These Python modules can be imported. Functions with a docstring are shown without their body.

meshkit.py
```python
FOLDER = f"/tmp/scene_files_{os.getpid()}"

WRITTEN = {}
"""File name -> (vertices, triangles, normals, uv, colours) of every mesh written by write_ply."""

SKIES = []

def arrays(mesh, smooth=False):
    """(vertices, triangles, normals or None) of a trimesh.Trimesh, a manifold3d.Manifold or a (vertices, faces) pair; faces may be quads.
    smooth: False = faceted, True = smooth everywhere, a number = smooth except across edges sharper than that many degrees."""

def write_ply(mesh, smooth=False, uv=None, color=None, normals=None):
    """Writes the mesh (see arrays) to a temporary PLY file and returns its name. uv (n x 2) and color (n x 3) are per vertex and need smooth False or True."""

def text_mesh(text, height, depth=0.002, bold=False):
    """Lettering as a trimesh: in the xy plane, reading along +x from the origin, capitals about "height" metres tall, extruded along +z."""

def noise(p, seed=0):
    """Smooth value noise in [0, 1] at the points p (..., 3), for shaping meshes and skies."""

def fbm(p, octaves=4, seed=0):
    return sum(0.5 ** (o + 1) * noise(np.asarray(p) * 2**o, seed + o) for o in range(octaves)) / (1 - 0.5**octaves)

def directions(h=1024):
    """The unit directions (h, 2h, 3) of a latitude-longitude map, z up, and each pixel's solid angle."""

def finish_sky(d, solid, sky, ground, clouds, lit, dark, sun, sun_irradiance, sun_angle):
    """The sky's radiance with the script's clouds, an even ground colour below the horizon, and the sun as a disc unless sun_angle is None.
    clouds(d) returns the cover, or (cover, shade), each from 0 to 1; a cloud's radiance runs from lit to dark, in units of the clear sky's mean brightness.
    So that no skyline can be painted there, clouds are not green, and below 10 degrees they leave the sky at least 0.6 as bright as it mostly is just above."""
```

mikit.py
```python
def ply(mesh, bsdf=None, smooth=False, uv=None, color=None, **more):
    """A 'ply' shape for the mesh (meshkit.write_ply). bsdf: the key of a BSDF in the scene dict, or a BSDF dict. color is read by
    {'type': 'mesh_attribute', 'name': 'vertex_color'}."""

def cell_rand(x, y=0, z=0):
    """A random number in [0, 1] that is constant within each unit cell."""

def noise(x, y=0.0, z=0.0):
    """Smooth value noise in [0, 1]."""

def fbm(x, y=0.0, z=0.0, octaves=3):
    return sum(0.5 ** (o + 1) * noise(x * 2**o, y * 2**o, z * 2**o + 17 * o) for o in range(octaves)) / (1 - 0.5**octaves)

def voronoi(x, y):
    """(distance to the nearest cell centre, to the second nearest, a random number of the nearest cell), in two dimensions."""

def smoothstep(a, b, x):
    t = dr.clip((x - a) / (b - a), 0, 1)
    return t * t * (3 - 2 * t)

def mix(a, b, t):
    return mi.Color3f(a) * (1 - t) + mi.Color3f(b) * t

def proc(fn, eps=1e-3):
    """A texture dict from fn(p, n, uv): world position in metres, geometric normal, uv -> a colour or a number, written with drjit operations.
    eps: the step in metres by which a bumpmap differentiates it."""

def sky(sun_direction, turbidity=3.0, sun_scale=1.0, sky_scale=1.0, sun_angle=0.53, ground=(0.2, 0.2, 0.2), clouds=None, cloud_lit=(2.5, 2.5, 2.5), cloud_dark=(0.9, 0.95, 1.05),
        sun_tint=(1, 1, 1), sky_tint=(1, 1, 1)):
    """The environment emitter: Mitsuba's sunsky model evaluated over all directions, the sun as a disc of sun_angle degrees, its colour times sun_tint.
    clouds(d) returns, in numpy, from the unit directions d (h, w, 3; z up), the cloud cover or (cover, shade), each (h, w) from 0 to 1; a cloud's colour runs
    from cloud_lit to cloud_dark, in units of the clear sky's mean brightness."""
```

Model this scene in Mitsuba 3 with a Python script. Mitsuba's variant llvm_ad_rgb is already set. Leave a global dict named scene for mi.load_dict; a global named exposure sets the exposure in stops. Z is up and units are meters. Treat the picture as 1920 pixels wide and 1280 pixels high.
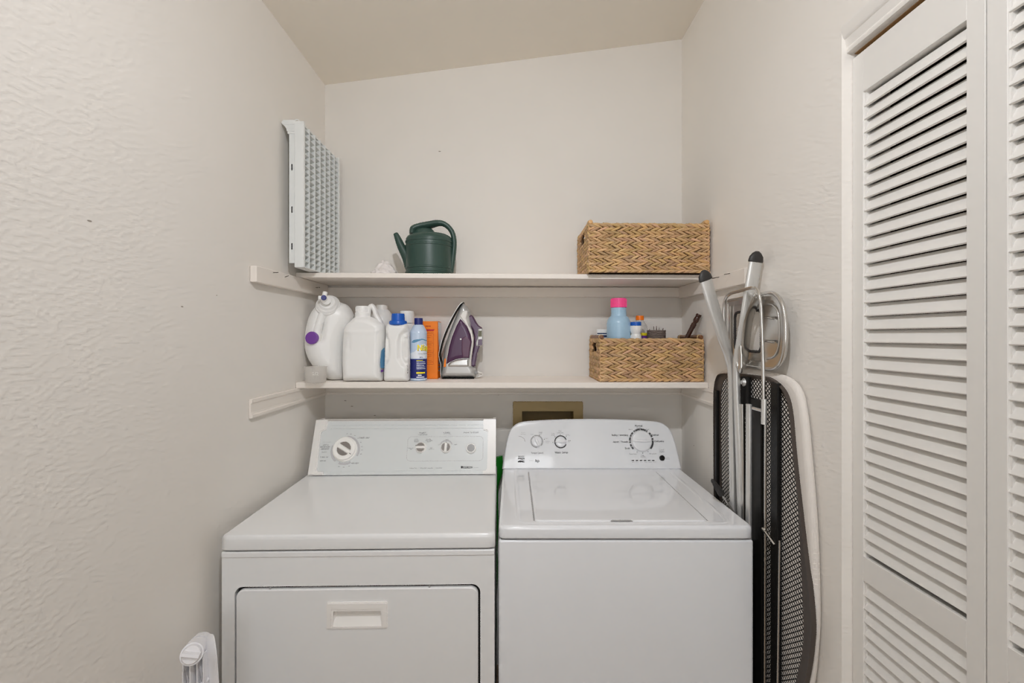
import math
import numpy as np, trimesh, shapely
from shapely.geometry import Polygon, Point, LineString, box as sbox
from shapely import affinity
from scipy.spatial import Delaunay, ConvexHull
import mitsuba as mi, drjit as drj
import mikit, meshkit
from mikit import noise, fbm, smoothstep, mix

scene, labels = {}, {}
T4 = mi.ScalarTransform4f
F, CX, CY, CAMZ = 900.0, 960.0, 630.0, 1.437      # focal length and vanishing point in pixels of 1920 x 1280, eye height

# ---------------------------------------------------------------- camera, lights, exposure
exposure = 0.13
scene['camera'] = {'type': 'perspective', 'fov': math.degrees(2 * math.atan(960 / F)), 'fov_axis': 'x', 'near_clip': 0.02,
                   'principal_point_offset_y': 10 / 1280.0,
                   'to_world': T4().look_at(origin=[0, 0, CAMZ], target=[0, 1, CAMZ], up=[0, 0, 1])}
LAMP_POS, LAMP_AIM, LAMP_I = (0.0, 0.22, 2.40), (0.0, 1.9, 1.15), (.88, .90, .945)  # spot lamp out of view, lights the shelves and back wall
FILL_LAMP_W = (9.6, 9.9, 10.4)  # radiance of the added ceiling lamp, soft fill
FILL_WINDOW_W = (3.2, 3.3, 3.45)  # radiance of the added window behind the viewer, fill light


def c(r, g, b):
    return [((v / 255) / 12.92 if v / 255 <= 0.04045 else ((v / 255 + 0.055) / 1.055) ** 2.4) for v in (r, g, b)]


def rgb(v):
    return {'type': 'rgb', 'value': [float(x) for x in v]}


# ---------------------------------------------------------------- materials
def mat(key, col, rough=0.5, spec=0.5, metal=0.0, two=True, **kw):
    d = {'type': 'principled', 'base_color': col if isinstance(col, dict) else rgb(col), 'roughness': rough, 'metallic': metal, 'specular': spec, **kw}
    scene[key] = {'type': 'twosided', 'bsdf': d} if two else d
    return key


SCUFFS = [(-.818, .93, 1.66, .006), (-.818, 1.19, 1.51, .005), (-.818, 1.33, 1.55, .003), (-.318, 2.1, 2.245, .006), (-.60, 2.1, 1.09, .005),
          (-.06, 2.1, 1.18, .004), (.12, 2.1, 1.12, .004), (-.70, 2.1, 1.13, .005), (-.45, 2.1, 1.07, .007), (-.73, 2.1, 1.155, .006), (.743, 1.96, .99, .004), (.70, 2.1, 1.2, .008)]


def wall_colour(p, n, uv):
    base = mix([.695, .668, .626], [.735, .708, .666], fbm(p.x * 3 + 7, p.y * 3, p.z * 3, 3))
    dirt = mi.Float(0)
    nz = noise(p.x * 260, p.y * 260, p.z * 420)
    for x, y, z, r in SCUFFS:
        q = (.5 + 1.2 * nz) * (drj.square((p.x - x) / r) + drj.square((p.y - y) / r) + drj.square((p.z - z) / (r * .35)))
        dirt = drj.maximum(dirt, 1 - smoothstep(.5, 1.2, q))
    return mix(base, [.16, .12, .09], dirt * .75)


def wall_relief(p, n, uv):
    a = noise(p.x * 105, p.y * 105 + p.z * 30, p.z * 165)
    return smoothstep(.4, .8, a) * .7 + fbm(p.x * 330, p.y * 330, p.z * 330, 2) * .3


def ceil_relief(p, n, uv):
    return fbm(p.x * 90, p.y * 90, p.z * 90, 3)


def bumped(key, colour, relief, scale, rough=.75, eps=1e-3):
    scene[key] = {'type': 'twosided', 'bsdf': {'type': 'bumpmap', 'arbitrary': mikit.proc(relief, eps), 'scale': scale,
                  'bsdf': {'type': 'principled', 'base_color': colour, 'roughness': rough, 'specular': .35}}}


bumped('m_wall', mikit.proc(wall_colour), wall_relief, .0008, eps=6e-4)
bumped('m_ceiling', rgb([.77, .72, .64]), ceil_relief, .0015)
mat('m_floor', c(150, 130, 108), .5)
mat('m_trim', [.70, .68, .645], .38)
mat('m_door', [.68, .665, .635], .36)
mat('m_shelf', [.73, .685, .63], .5)
mat('m_washer', [.70, .715, .735], .06, .6)
mat('m_dryer', [.69, .697, .698], .2, .5)
mat('m_dryer_cap', [.73, .715, .69], .3)
mat('m_panel_grey', [.60, .625, .625], .3)
mat('m_dark', [.012, .012, .012], .5)
mat('m_print', [.03, .03, .032], .6)
mat('m_print_mid', [.22, .22, .23], .6)
mat('m_print_pale', [.45, .45, .46], .6)
mat('m_knob', [.80, .79, .76], .28)
mat('m_taupe', [.20, .18, .165], .4)
mat('m_grey', [.30, .30, .30], .4)
mat('m_white', [.76, .76, .745], .32)
mat('m_white_warm', [.74, .725, .69], .35)
mat('m_grille', [.66, .68, .67], .35)
mat('m_slot', [.05, .05, .05], .6)
mat('m_green_can', [.028, .062, .05], .38)
mat('m_purple_cap', c(112, 62, 150), .35)
mat('m_navy', c(34, 42, 110), .35)
mat('m_blue', c(8, 84, 178), .3)
mat('m_starch', c(188, 204, 224), .25)
mat('m_starch_light', c(222, 228, 236), .3)
mat('m_yellow', c(240, 222, 40), .5)
mat('m_orange', c(240, 128, 14), .5)
mat('m_orange_dark', c(176, 70, 10), .6)
mat('m_red', c(180, 30, 40), .5)
mat('m_iron_silver', c(190, 190, 188), .3, metal=.35)
mat('m_iron_chrome', [.62, .62, .61], .22, metal=1.0)
mat('m_iron_purple', c(70, 36, 72), .18, clearcoat=.6)
mat('m_iron_purple_lid', c(92, 60, 84), .3)
mat('m_pink', c(240, 84, 150), .35)
mat('m_paleblue', c(160, 192, 214), .3)
mat('m_orange_cap', c(242, 120, 10), .35)
mat('m_brown_dark', c(58, 32, 22), .25)
mat('m_brown_wood', c(112, 72, 42), .4)
mat('m_label_ink', c(30, 48, 84), .5)
mat('m_wood', c(196, 154, 100), .45)
mat('m_beige', c(166, 144, 98), .5)
mat('m_beige_in', c(140, 120, 80), .6)
mat('m_chrome', [.66, .65, .63], .2, metal=1.0)
mat('m_alu', [.70, .70, .685], .34, metal=.7)
mat('m_steel_black', [.010, .0095, .009], .3, .15)
mat('m_board_brown', [.055, .043, .036], .45)
mat('m_mesh_black', [.010, .0095, .009], .5, .2)
mat('m_rubber', [.022, .02, .019], .5)
mat('m_cover', [.66, .625, .585], .8)
mat('m_cover_back', [.80, .755, .72], .8)
mat('m_green_bag', c(20, 120, 28), .35)
mat('m_stool', [.70, .70, .72], .4)
mat('m_label_blue', c(90, 140, 175), .5)
mat('m_label_dark', c(40, 60, 40), .5)
mat('m_screen', c(90, 88, 60), .3)
mat('m_nail', [.05, .045, .04], .4, metal=.6)
mat('m_closet_shade', [.10, .085, .07], .8)  # near black, stands for the shade inside the closet
mat('m_raw_wood', c(150, 112, 70), .7)
scene['m_cloth'] = {'type': 'twosided', 'bsdf': {'type': 'diffuse', 'reflectance': rgb([.74, .70, .68])}}
scene['m_straw'] = {'type': 'twosided', 'bsdf': {'type': 'principled', 'base_color': {'type': 'mesh_attribute', 'name': 'vertex_color'}, 'roughness': .55, 'specular': .3}}
scene['m_grey_twig'] = {'type': 'twosided', 'bsdf': {'type': 'diffuse', 'reflectance': rgb(c(118, 106, 100))}}
scene['m_frost'] = {'type': 'blendbsdf', 'weight': .45, 'a': {'type': 'thindielectric', 'int_ior': 1.3}, 'b': {'type': 'principledthin', 'base_color': rgb([.85, .83, .80]), 'roughness': .4, 'diff_trans': 1.2}}
scene['m_clear'] = {'type': 'blendbsdf', 'weight': .12, 'a': {'type': 'thindielectric', 'int_ior': 1.4}, 'b': {'type': 'diffuse', 'reflectance': rgb([.8, .8, .8])}}


# ---------------------------------------------------------------- naming
def numbered(key, table):
    k, i = key, 0
    while k in table or any(q.startswith(k + '__') for q in table):
        i += 1
        k = f'{key}_{i:03d}'
    return k


def thing(name, label, cat, group=None):
    k = numbered(name, labels)
    labels[k] = {'label': label, 'category': cat}
    if group:
        labels[k]['group'] = group
    return k


def part(parent, name, mesh, m, smooth=35, label=None, stuff=False, **kw):
    key, i = f'{parent}__{name}', 0
    while key in scene:
        i += 1
        key = f'{parent}__{name}_{i:03d}'
    scene[key] = mesh if isinstance(mesh, dict) else mikit.ply(mesh, m, smooth, **kw)
    e = {}
    if label:
        e['label'] = label
    if stuff:
        e['kind'] = 'stuff'
    if e:
        labels[key] = e
    return key


def solo(name, mesh, m, label, cat, smooth=35, group=None, **kw):
    k = thing(name, label, cat, group)
    scene[k] = mikit.ply(mesh, m, smooth, **kw)
    return k


def struct(name, mesh, m, label, smooth=False):
    labels[name] = {'kind': 'structure', 'label': label}
    if mesh is not None:
        scene[name] = mikit.ply(mesh, m, smooth)
    return name


# ---------------------------------------------------------------- mesh helpers
cat = trimesh.util.concatenate
TM = lambda v, f: trimesh.Trimesh(np.asarray(v, float), np.asarray(f, int), process=False)


def P(px, py, Y):
    """The point at distance Y in front of the eye that the photograph shows at pixel px, py."""
    return np.array([(px - CX) * Y / F, Y, CAMZ - (py - CY) * Y / F])


def bx(x0, x1, y0, y1, z0, z1):
    m = trimesh.creation.box((x1 - x0, y1 - y0, z1 - z0))
    m.apply_translation(((x0 + x1) / 2, (y0 + y1) / 2, (z0 + z1) / 2))
    return m


def hull(pts):
    m = trimesh.convex.convex_hull(np.asarray(pts, float))
    return m


_oct = []
for _i in range(5):
    for _j in range(4 * max(_i, 1) if _i else 1):
        _th, _ph = _i / 4 * math.pi / 2, _j * 2 * math.pi / (4 * max(_i, 1))
        for _s in (1, -1):
            _oct.append((math.sin(_th) * math.cos(_ph), math.sin(_th) * math.sin(_ph), _s * math.cos(_th)))
_oct = np.array(_oct)


def rbox(x0, x1, y0, y1, z0, z1, r):
    r = min(r, (x1 - x0) / 2.001, (y1 - y0) / 2.001, (z1 - z0) / 2.001)
    return hull(np.concatenate([_oct * r + (x, y, z) for x in (x0 + r, x1 - r) for y in (y0 + r, y1 - r) for z in (z0 + r, z1 - r)]))


def lathe(prof, n=40):
    m = trimesh.creation.revolve(np.asarray(prof, float), sections=n)
    return m


def ext(poly, h, w0=0.0):
    ms = []
    for g in getattr(poly, 'geoms', [poly]):
        if g.area > 1e-10:
            ms.append(trimesh.creation.extrude_polygon(g, h, engine='earcut'))
    m = cat(ms)
    m.apply_translation((0, 0, w0))
    return m


def poly(pts, r=0.0, n=8):
    p = Polygon(pts)
    if r:
        p = p.buffer(-r, quad_segs=n).buffer(r, quad_segs=n)
    return p


def rrect(x0, y0, x1, y1, r, n=6):
    return sbox(x0, y0, x1, y1).buffer(-r, quad_segs=n).buffer(r, quad_segs=n)


def spline(pts, n=12, closed=False):
    p = np.asarray(pts, float)
    q = np.vstack([p[-1], p, p[0], p[1]]) if closed else np.vstack([2 * p[0] - p[1], p, 2 * p[-1] - p[-2]])
    out = []
    for i in range(1, len(q) - 2):
        t = np.linspace(0, 1, n, endpoint=False)[:, None]
        a, b, d, e = q[i - 1], q[i], q[i + 1], q[i + 2]
        out.append(.5 * (2 * b + (d - a) * t + (2 * a - 5 * b + 4 * d - e) * t ** 2 + (3 * b - a - 3 * d + e) * t ** 3))
    return np.vstack(out + ([] if closed else [p[-1:]]))


def bez(pts, n=10):
    """A smooth closed outline through the points."""
    return Polygon(spline(pts, n, True))


def tube(path, r, n=14, ry=None, ref=None):
    """A round (or oval: r along the reference direction, ry across) tube along the path with end caps; r may be a list."""
    p = np.asarray(path, float)
    k = len(p)
    rx = np.broadcast_to(np.asarray(r, float), (k,))
    ryy = rx if ry is None else np.broadcast_to(np.asarray(ry, float), (k,))
    t = np.gradient(p, axis=0)
    t /= np.linalg.norm(t, axis=1, keepdims=True)
    u = np.array(ref if ref is not None else ([0, 0, 1] if abs(t[0][2]) < .9 else [1, 0, 0]), float)
    a = np.arange(n) * 2 * math.pi / n
    v = []
    for i in range(k):
        u = u - t[i] * (u @ t[i])
        u /= np.linalg.norm(u)
        w = np.cross(t[i], u)
        v.append(p[i] + rx[i] * np.cos(a)[:, None] * u + ryy[i] * np.sin(a)[:, None] * w)
    v = np.vstack(v + [p[:1], p[-1:]])
    f = []
    for i in range(k - 1):
        for j in range(n):
            q = (j + 1) % n
            f += [(i * n + j, i * n + q, (i + 1) * n + q), (i * n + j, (i + 1) * n + q, (i + 1) * n + j)]
    for j in range(n):
        q = (j + 1) % n
        f += [(k * n, q, j), (k * n + 1, (k - 1) * n + j, (k - 1) * n + q)]
    return TM(v, f)


def rod(a, b, r, n=14, cap=0.0):
    a, b = np.asarray(a, float), np.asarray(b, float)
    if not cap:
        return tube([a, b], r, n)
    d = (b - a) / np.linalg.norm(b - a)
    return tube([a, a + d * cap * .3, a + d * cap, b - d * cap, b - d * cap * .3, b], [r * .75, r * .94, r, r, r * .94, r * .75], n)


def loft(rings):
    k, n = len(rings), len(rings[0])
    v = np.vstack(list(rings) + [np.mean(rings[0], 0, keepdims=True), np.mean(rings[-1], 0, keepdims=True)])
    f = []
    for i in range(k - 1):
        for j in range(n):
            q = (j + 1) % n
            f += [(i * n + j, i * n + q, (i + 1) * n + q), (i * n + j, (i + 1) * n + q, (i + 1) * n + j)]
    for j in range(n):
        q = (j + 1) % n
        f += [(k * n, q, j), (k * n + 1, (k - 1) * n + j, (k - 1) * n + q)]
    m = TM(v, f)
    if m.volume < 0:
        m.invert()
    return m


def pillow(pg, hd, R, step=.006, back=True, power=2.0, dents=()):
    """A cushion over the outline pg (xy): half-depth hd, its edge rounded over the width R; back False: flat at the back."""
    rings, ds = [], []
    for k in range(6):
        d = R * (1 - math.cos(k / 5 * math.pi / 2)) if k else 0.0
        g = pg.buffer(-d) if d else pg
        for q in getattr(g, 'geoms', [g]):
            if q.is_empty:
                continue
            for ring in [q.exterior, *q.interiors]:
                nn = max(8, int(ring.length / step))
                rings.append(np.array([ring.interpolate(i / nn, normalized=True).coords[0] for i in range(nn)]))
    x0, y0, x1, y1 = pg.bounds
    gx, gy = np.meshgrid(np.arange(x0, x1, step * 1.3), np.arange(y0, y1, step * 1.3))
    gx = gx + (np.arange(gx.shape[0]) % 2)[:, None] * step * .65
    inner = pg.buffer(-R * 1.03)
    ok = shapely.contains_xy(inner, gx.ravel(), gy.ravel())
    pts = np.vstack(rings + [np.stack([gx.ravel()[ok], gy.ravel()[ok]], 1)])
    tri = Delaunay(pts).simplices
    cen = pts[tri].mean(1)
    tri = tri[shapely.contains_xy(pg, cen[:, 0], cen[:, 1])]
    a, b, d = pts[tri[:, 0]], pts[tri[:, 1]], pts[tri[:, 2]]
    area = (b[:, 0] - a[:, 0]) * (d[:, 1] - a[:, 1]) - (b[:, 1] - a[:, 1]) * (d[:, 0] - a[:, 0])
    tri = tri[np.abs(area) > 1e-12]
    area = area[np.abs(area) > 1e-12]
    tri[area < 0] = tri[area < 0][:, ::-1]
    dist = shapely.distance(shapely.points(pts), pg.boundary)
    h = hd * np.clip(1 - np.clip(1 - dist / R, 0, 1) ** power, 0, 1) ** (1 / power)
    hb = h
    for line, wd, dp in dents:
        h = h - np.minimum(dp * np.exp(-(shapely.distance(shapely.points(pts), LineString(line)) / wd) ** 2), h * .9)
    n = len(pts)
    v = np.vstack([np.column_stack([pts, h]), np.column_stack([pts, -hb if back else h * 0])])
    m = trimesh.Trimesh(v, np.vstack([tri, tri[:, ::-1] + n]), process=False)
    m.merge_vertices(digits_vertex=7)
    return m


def mat4(ex, ey, ez, o):
    m = np.eye(4)
    m[:3, 0], m[:3, 1], m[:3, 2], m[:3, 3] = ex, ey, ez, o
    return m


def tf(m, M):
    m = m.copy()
    m.apply_transform(M)
    return m


def up(m, x=0, y=0, z=0):
    """From the drawing plane (u right, v up, w towards the viewer) to the room."""
    return tf(m, mat4([1, 0, 0], [0, 0, 1], [0, -1, 0], [x, y, z]))


def at(m, x, y, z, rz=0.0):
    m = m.copy()
    if rz:
        m.apply_transform(trimesh.transformations.rotation_matrix(math.radians(rz), [0, 0, 1]))
    m.apply_translation((x, y, z))
    return m


class Face:
    """A flat face in the room: origin, right, up, outward."""

    def __init__(s, o, ex, ey):
        s.o, s.ex, s.ey = (np.asarray(v, float) for v in (o, ex, ey))
        s.ex, s.ey = s.ex / np.linalg.norm(s.ex), s.ey / np.linalg.norm(s.ey)
        s.n = np.cross(s.ex, s.ey)

    def uv(s, px, py):
        d = P(px, py, 1.0) - (0, 0, CAMZ)
        e = np.array([0, 0, CAMZ])
        t = ((s.o - e) @ s.n) / (d @ s.n)
        q = e + t * d - s.o
        return q @ s.ex, q @ s.ey

    def put(s, m, u=0, v=0, w=0, rot=0.0):
        m = m.copy()
        if rot:
            m.apply_transform(trimesh.transformations.rotation_matrix(rot, [0, 0, 1]))
        m.apply_translation((u, v, w))
        return tf(m, mat4(s.ex, s.ey, s.n, s.o))

    def text(s, t, px, py, hpx, depth=.0004, bold=False, w=.0002):
        u, v = s.uv(px, py)
        h = abs(s.uv(px, py - hpx / 2)[1] - s.uv(px, py + hpx / 2)[1])
        m = meshkit.text_mesh(t, h, depth, bold)
        b = m.bounds
        m.apply_translation((-(b[0][0] + b[1][0]) / 2, -h / 2, 0))
        return s.put(m, u, v, w)

    def bar(s, x0, y0, x1, y1, depth=.0004, w=.0002):
        a, b = s.uv(x0, y1), s.uv(x1, y0)
        return s.put(ext(sbox(a[0], a[1], b[0], b[1]), depth), 0, 0, w)


def arc(r0, r1, a0, a1, n=24):
    """An annular sector, angles in degrees counter-clockwise from +x."""
    t = np.radians(np.linspace(a0, a1, n))
    return Polygon(np.vstack([np.stack([r1 * np.cos(t), r1 * np.sin(t)], 1), np.stack([r0 * np.cos(t), r0 * np.sin(t)], 1)[::-1]]))

# ================================================================ the room
XL, XR, YB, YF, YD0, YD1, ZDOOR, ZHEAD = -.818, .743, 2.10, -2.3, -.138, 1.082, 2.072, 2.131
zc = lambda x: 2.535 + (x - XL) * (.200 / (XR - XL))
struct('wall_left', bx(XL - .1, XL, YF, YB + .1, 0, zc(XL)), 'm_wall', 'plain cream textured wall on the left')
bo = (-.0, .294, .90, 1.145)                                        # the hole for the washer outlet box, in x and z
bw = Polygon([(XL, 0), (XR + .1, 0), (XR + .1, zc(XR)), (XR, zc(XR)), (XL, zc(XL))]).difference(sbox(.022, .94, .272, 1.113))
struct('wall_back', up(ext(bw, .1, -.1), 0, YB, 0), 'm_wall', 'cream textured back wall behind the shelves')
wr = Polygon([(YF, 0), (YD0, 0), (YD0, ZHEAD), (YD1, ZHEAD), (YD1, 0), (YB, 0), (YB, zc(XR)), (YF, zc(XR))])
wr = wr.buffer(0)
wm = ext(wr, .11)
wm = tf(wm, mat4([0, 1, 0], [0, 0, 1], [1, 0, 0], [XR, 0, 0]))
struct('wall_right', wm, 'm_wall', 'cream textured wall on the right with the closet opening')
struct('trim_2', at(tf(ext(Polygon([(0, 0), (.10, 0), (.10, .018), (.018, .018)] + [(.018 - .018 * math.sin(a), .018 * math.cos(a) * 0 + .018 - .018 * (1 - math.cos(a)) * 0 - .018 * (1 - math.cos(a))) for a in np.linspace(0, math.pi / 2, 7)][1:-1] + [(0, 0)]).buffer(0), ZHEAD), np.eye(4)), XR, YD1, 0), 'm_wall', 'rounded plaster corner of the closet opening', 40)
wf = sbox(XL - .1, 0, XR + .11, 2.9).difference(sbox(-.55, .75, .55, 2.15))  # opening cut for the added window
struct('wall_front', up(ext(wf, .1), 0, YF, 0), 'm_wall', 'unseen wall behind the viewer with the opening for the added window')
labels['added_window_1'] = {'kind': 'structure', 'label': 'added glowing window behind the viewer, out of view, gives fill light'}  # added window, its glowing surface fills the room with light
scene['added_window_1__glow_pane'] = {'type': 'rectangle', 'to_world': T4().look_at(origin=[0, YF - .06, 1.45], target=[0, 0, 1.45], up=[0, 0, 1]).scale([.55, .70, 1]),
                           'emitter': {'type': 'area', 'radiance': rgb(FILL_WINDOW_W)}, 'bsdf': {'type': 'ref', 'id': 'm_white'}}
part('added_window_1', 'frame', up(cat([ext(sbox(-.55, .75, .55, 2.15).difference(sbox(-.51, .79, .51, 2.11)), .04), ext(sbox(-.02, .79, .02, 2.11), .04)]), 0, YF - .01, 0), 'm_trim', False)
v = [(x, y, zc(x) + d) for d in (0, .08) for y in (YF - .1, YB + .1) for x in (XL - .1, XR + .11)]
struct('ceiling', hull(v), 'm_ceiling', 'sloping beige textured ceiling')
struct('floor', bx(XL - .1, 1.5, YF - .1, YB + .1, -.05, 0), 'm_floor', 'beige floor')
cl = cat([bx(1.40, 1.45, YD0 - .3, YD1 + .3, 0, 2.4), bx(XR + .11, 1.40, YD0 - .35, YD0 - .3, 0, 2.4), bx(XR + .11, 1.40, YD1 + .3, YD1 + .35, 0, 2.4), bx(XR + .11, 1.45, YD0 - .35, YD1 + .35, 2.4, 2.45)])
struct('wall_closet', cl, 'm_closet_shade', 'closet interior behind the louvred doors, its shade put into the dark colour')

# lamps out of view: a spot head placed to light the shelves, an added ceiling lamp as fill
t = thing('unseen_spotlight', 'unseen white spot lamp on a ceiling stem, out of view, placed to light the shelves', 'lamp')  # out of view, placed to light the shelves and cast their shadows
aim = np.array(LAMP_AIM) - LAMP_POS
aim /= np.linalg.norm(aim)
sxv = np.array([1.0, 0, 0])
syv = np.cross(aim, sxv)
part(t, 'head', tf(lathe([(0, -.12), (.03, -.12), (.05, -.10), (.055, -.02), (.052, -.02), (.047, -.095), (.0, -.10)], 32), mat4(sxv, syv, aim, LAMP_POS)), 'm_white')
part(t, 'stem', rod(np.array(LAMP_POS) - aim * .10, (LAMP_POS[0], LAMP_POS[1] - .10, zc(0) + .002), .006, 10), 'm_white')
for i, (a, b) in enumerate(((-1, -1), (1, -1), (1, 1), (-1, 1))):
    o = np.array(LAMP_POS) + sxv * a * .014 + syv * b * .014
    scene[f'{t}_beam_{i}'] = {'type': 'spot', 'to_world': T4().look_at(origin=list(o), target=list(o + aim), up=[0, 0, 1]), 'intensity': rgb(LAMP_I), 'cutoff_angle': 88.0, 'beam_width': 18.0}
t = thing('added_ceiling_lamp', 'added round flush ceiling lamp behind the viewer, out of view, gives fill light', 'lamp')  # added lamp, soft fill from behind the viewer
part(t, 'rim', at(lathe([(.0, .0), (.23, 0), (.23, .06), (.2, .075), (0, .075)], 40), -.0, -1.3, 2.53), 'm_white')
scene[f'{t}__diffuser'] = {'type': 'disk', 'to_world': T4().translate([-.0, -1.3, 2.527]).rotate([1, 0, 0], 180).scale([.215, .215, 1]),
                           'emitter': {'type': 'area', 'radiance': rgb(FILL_LAMP_W)}, 'bsdf': {'type': 'ref', 'id': 'm_white'}}

# closet: header, trim, louvred bifold leaves
DX = .767
prof = [(0, 0), (0, -.012), (.006, -.014), (.010, -.010), (.012, -.006), (.030, -.006), (.032, -.011), (.036, -.014), (.052, -.016), (.060, -.010), (.060, 0)]
trim = tf(ext(Polygon([(0, -.014)] + [(a, -b * .40 + .014 * a / .06) for a, b in prof] + [(.06, -.014)]).buffer(0), YD1 - YD0), mat4([0, 0, 1], [-1, 0, 0], [0, -1, 0], [XR + .0165, YD1, ZDOOR + .002]))
struct('trim_1', trim, 'm_trim', 'white moulded trim over the louvred closet doors', 30)
t = struct('trim_3', bx(XR + .0295, XR + .109, YD0, YD1, ZDOOR + .0, ZHEAD), 'm_raw_wood', 'bare wooden header above the closet doors')
SL_W, SL_T, PITCH = .0295, .005, .02855
tilt = math.radians(66)
sl = LineString([(0, 0), (SL_W * math.cos(tilt), SL_W * math.sin(tilt))]).buffer(SL_T / 2, cap_style='flat').buffer(-.0012).buffer(.0012, quad_segs=3)   # x into the closet, y up
YW, ST = .305, .0325
slat_dict = mikit.ply(tf(ext(sl, YW - 2 * ST + .006), mat4([1, 0, 0], [0, 0, 1], [0, -1, 0], [0, (YW - 2 * ST + .006) / 2, 0])), 'm_door', 40)
for k in range(4):
    d = f'door_{k + 1}'
    y1 = YD1 - .001 - k * (YW + .0005)
    y0 = y1 - YW + .002
    labels[d] = {'kind': 'structure', 'label': 'white louvred bifold closet door leaf'}
    th = .030
    top = ZDOOR - .0115
    part(d, 'stile', rbox(DX, DX + th, y1 - ST, y1, .015, top, .0012), 'm_door')
    part(d, 'stile', rbox(DX, DX + th, y0, y0 + ST, .015, top, .0012), 'm_door')
    for za, zb in ((1.970, top), (.903, .957), (.015, .19)):
        part(d, 'rail', rbox(DX, DX + th, y0 + ST - .0008, y1 - ST + .0008, za, zb, .0012), 'm_door')
    for za, zb in ((.957, 1.970), (.19, .903)):                     # the beads that frame each louvre field
        part(d, 'bead', cat([bx(DX + .004, DX + .02, y1 - ST - .0035, y1 - ST, za, zb), bx(DX + .004, DX + .02, y0 + ST, y0 + ST + .0035, za, zb)]), 'm_door', False)
        n = int((zb - za - .012) / PITCH)
        for i in range(n):
            z = zb - SL_W * math.sin(tilt) - .006 - i * PITCH
            if z < za + .002:
                break
            s = dict(slat_dict)
            s['to_world'] = T4().translate([DX + .0035, (y0 + y1) / 2, z])
            part(d, 'slat', s, None)

# shelves and the boards that carry them
def board(x0, x1, y0, y1, z0, z1, r=.0022):
    return rbox(x0, x1, y0, y1, z0, z1, r)


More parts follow.
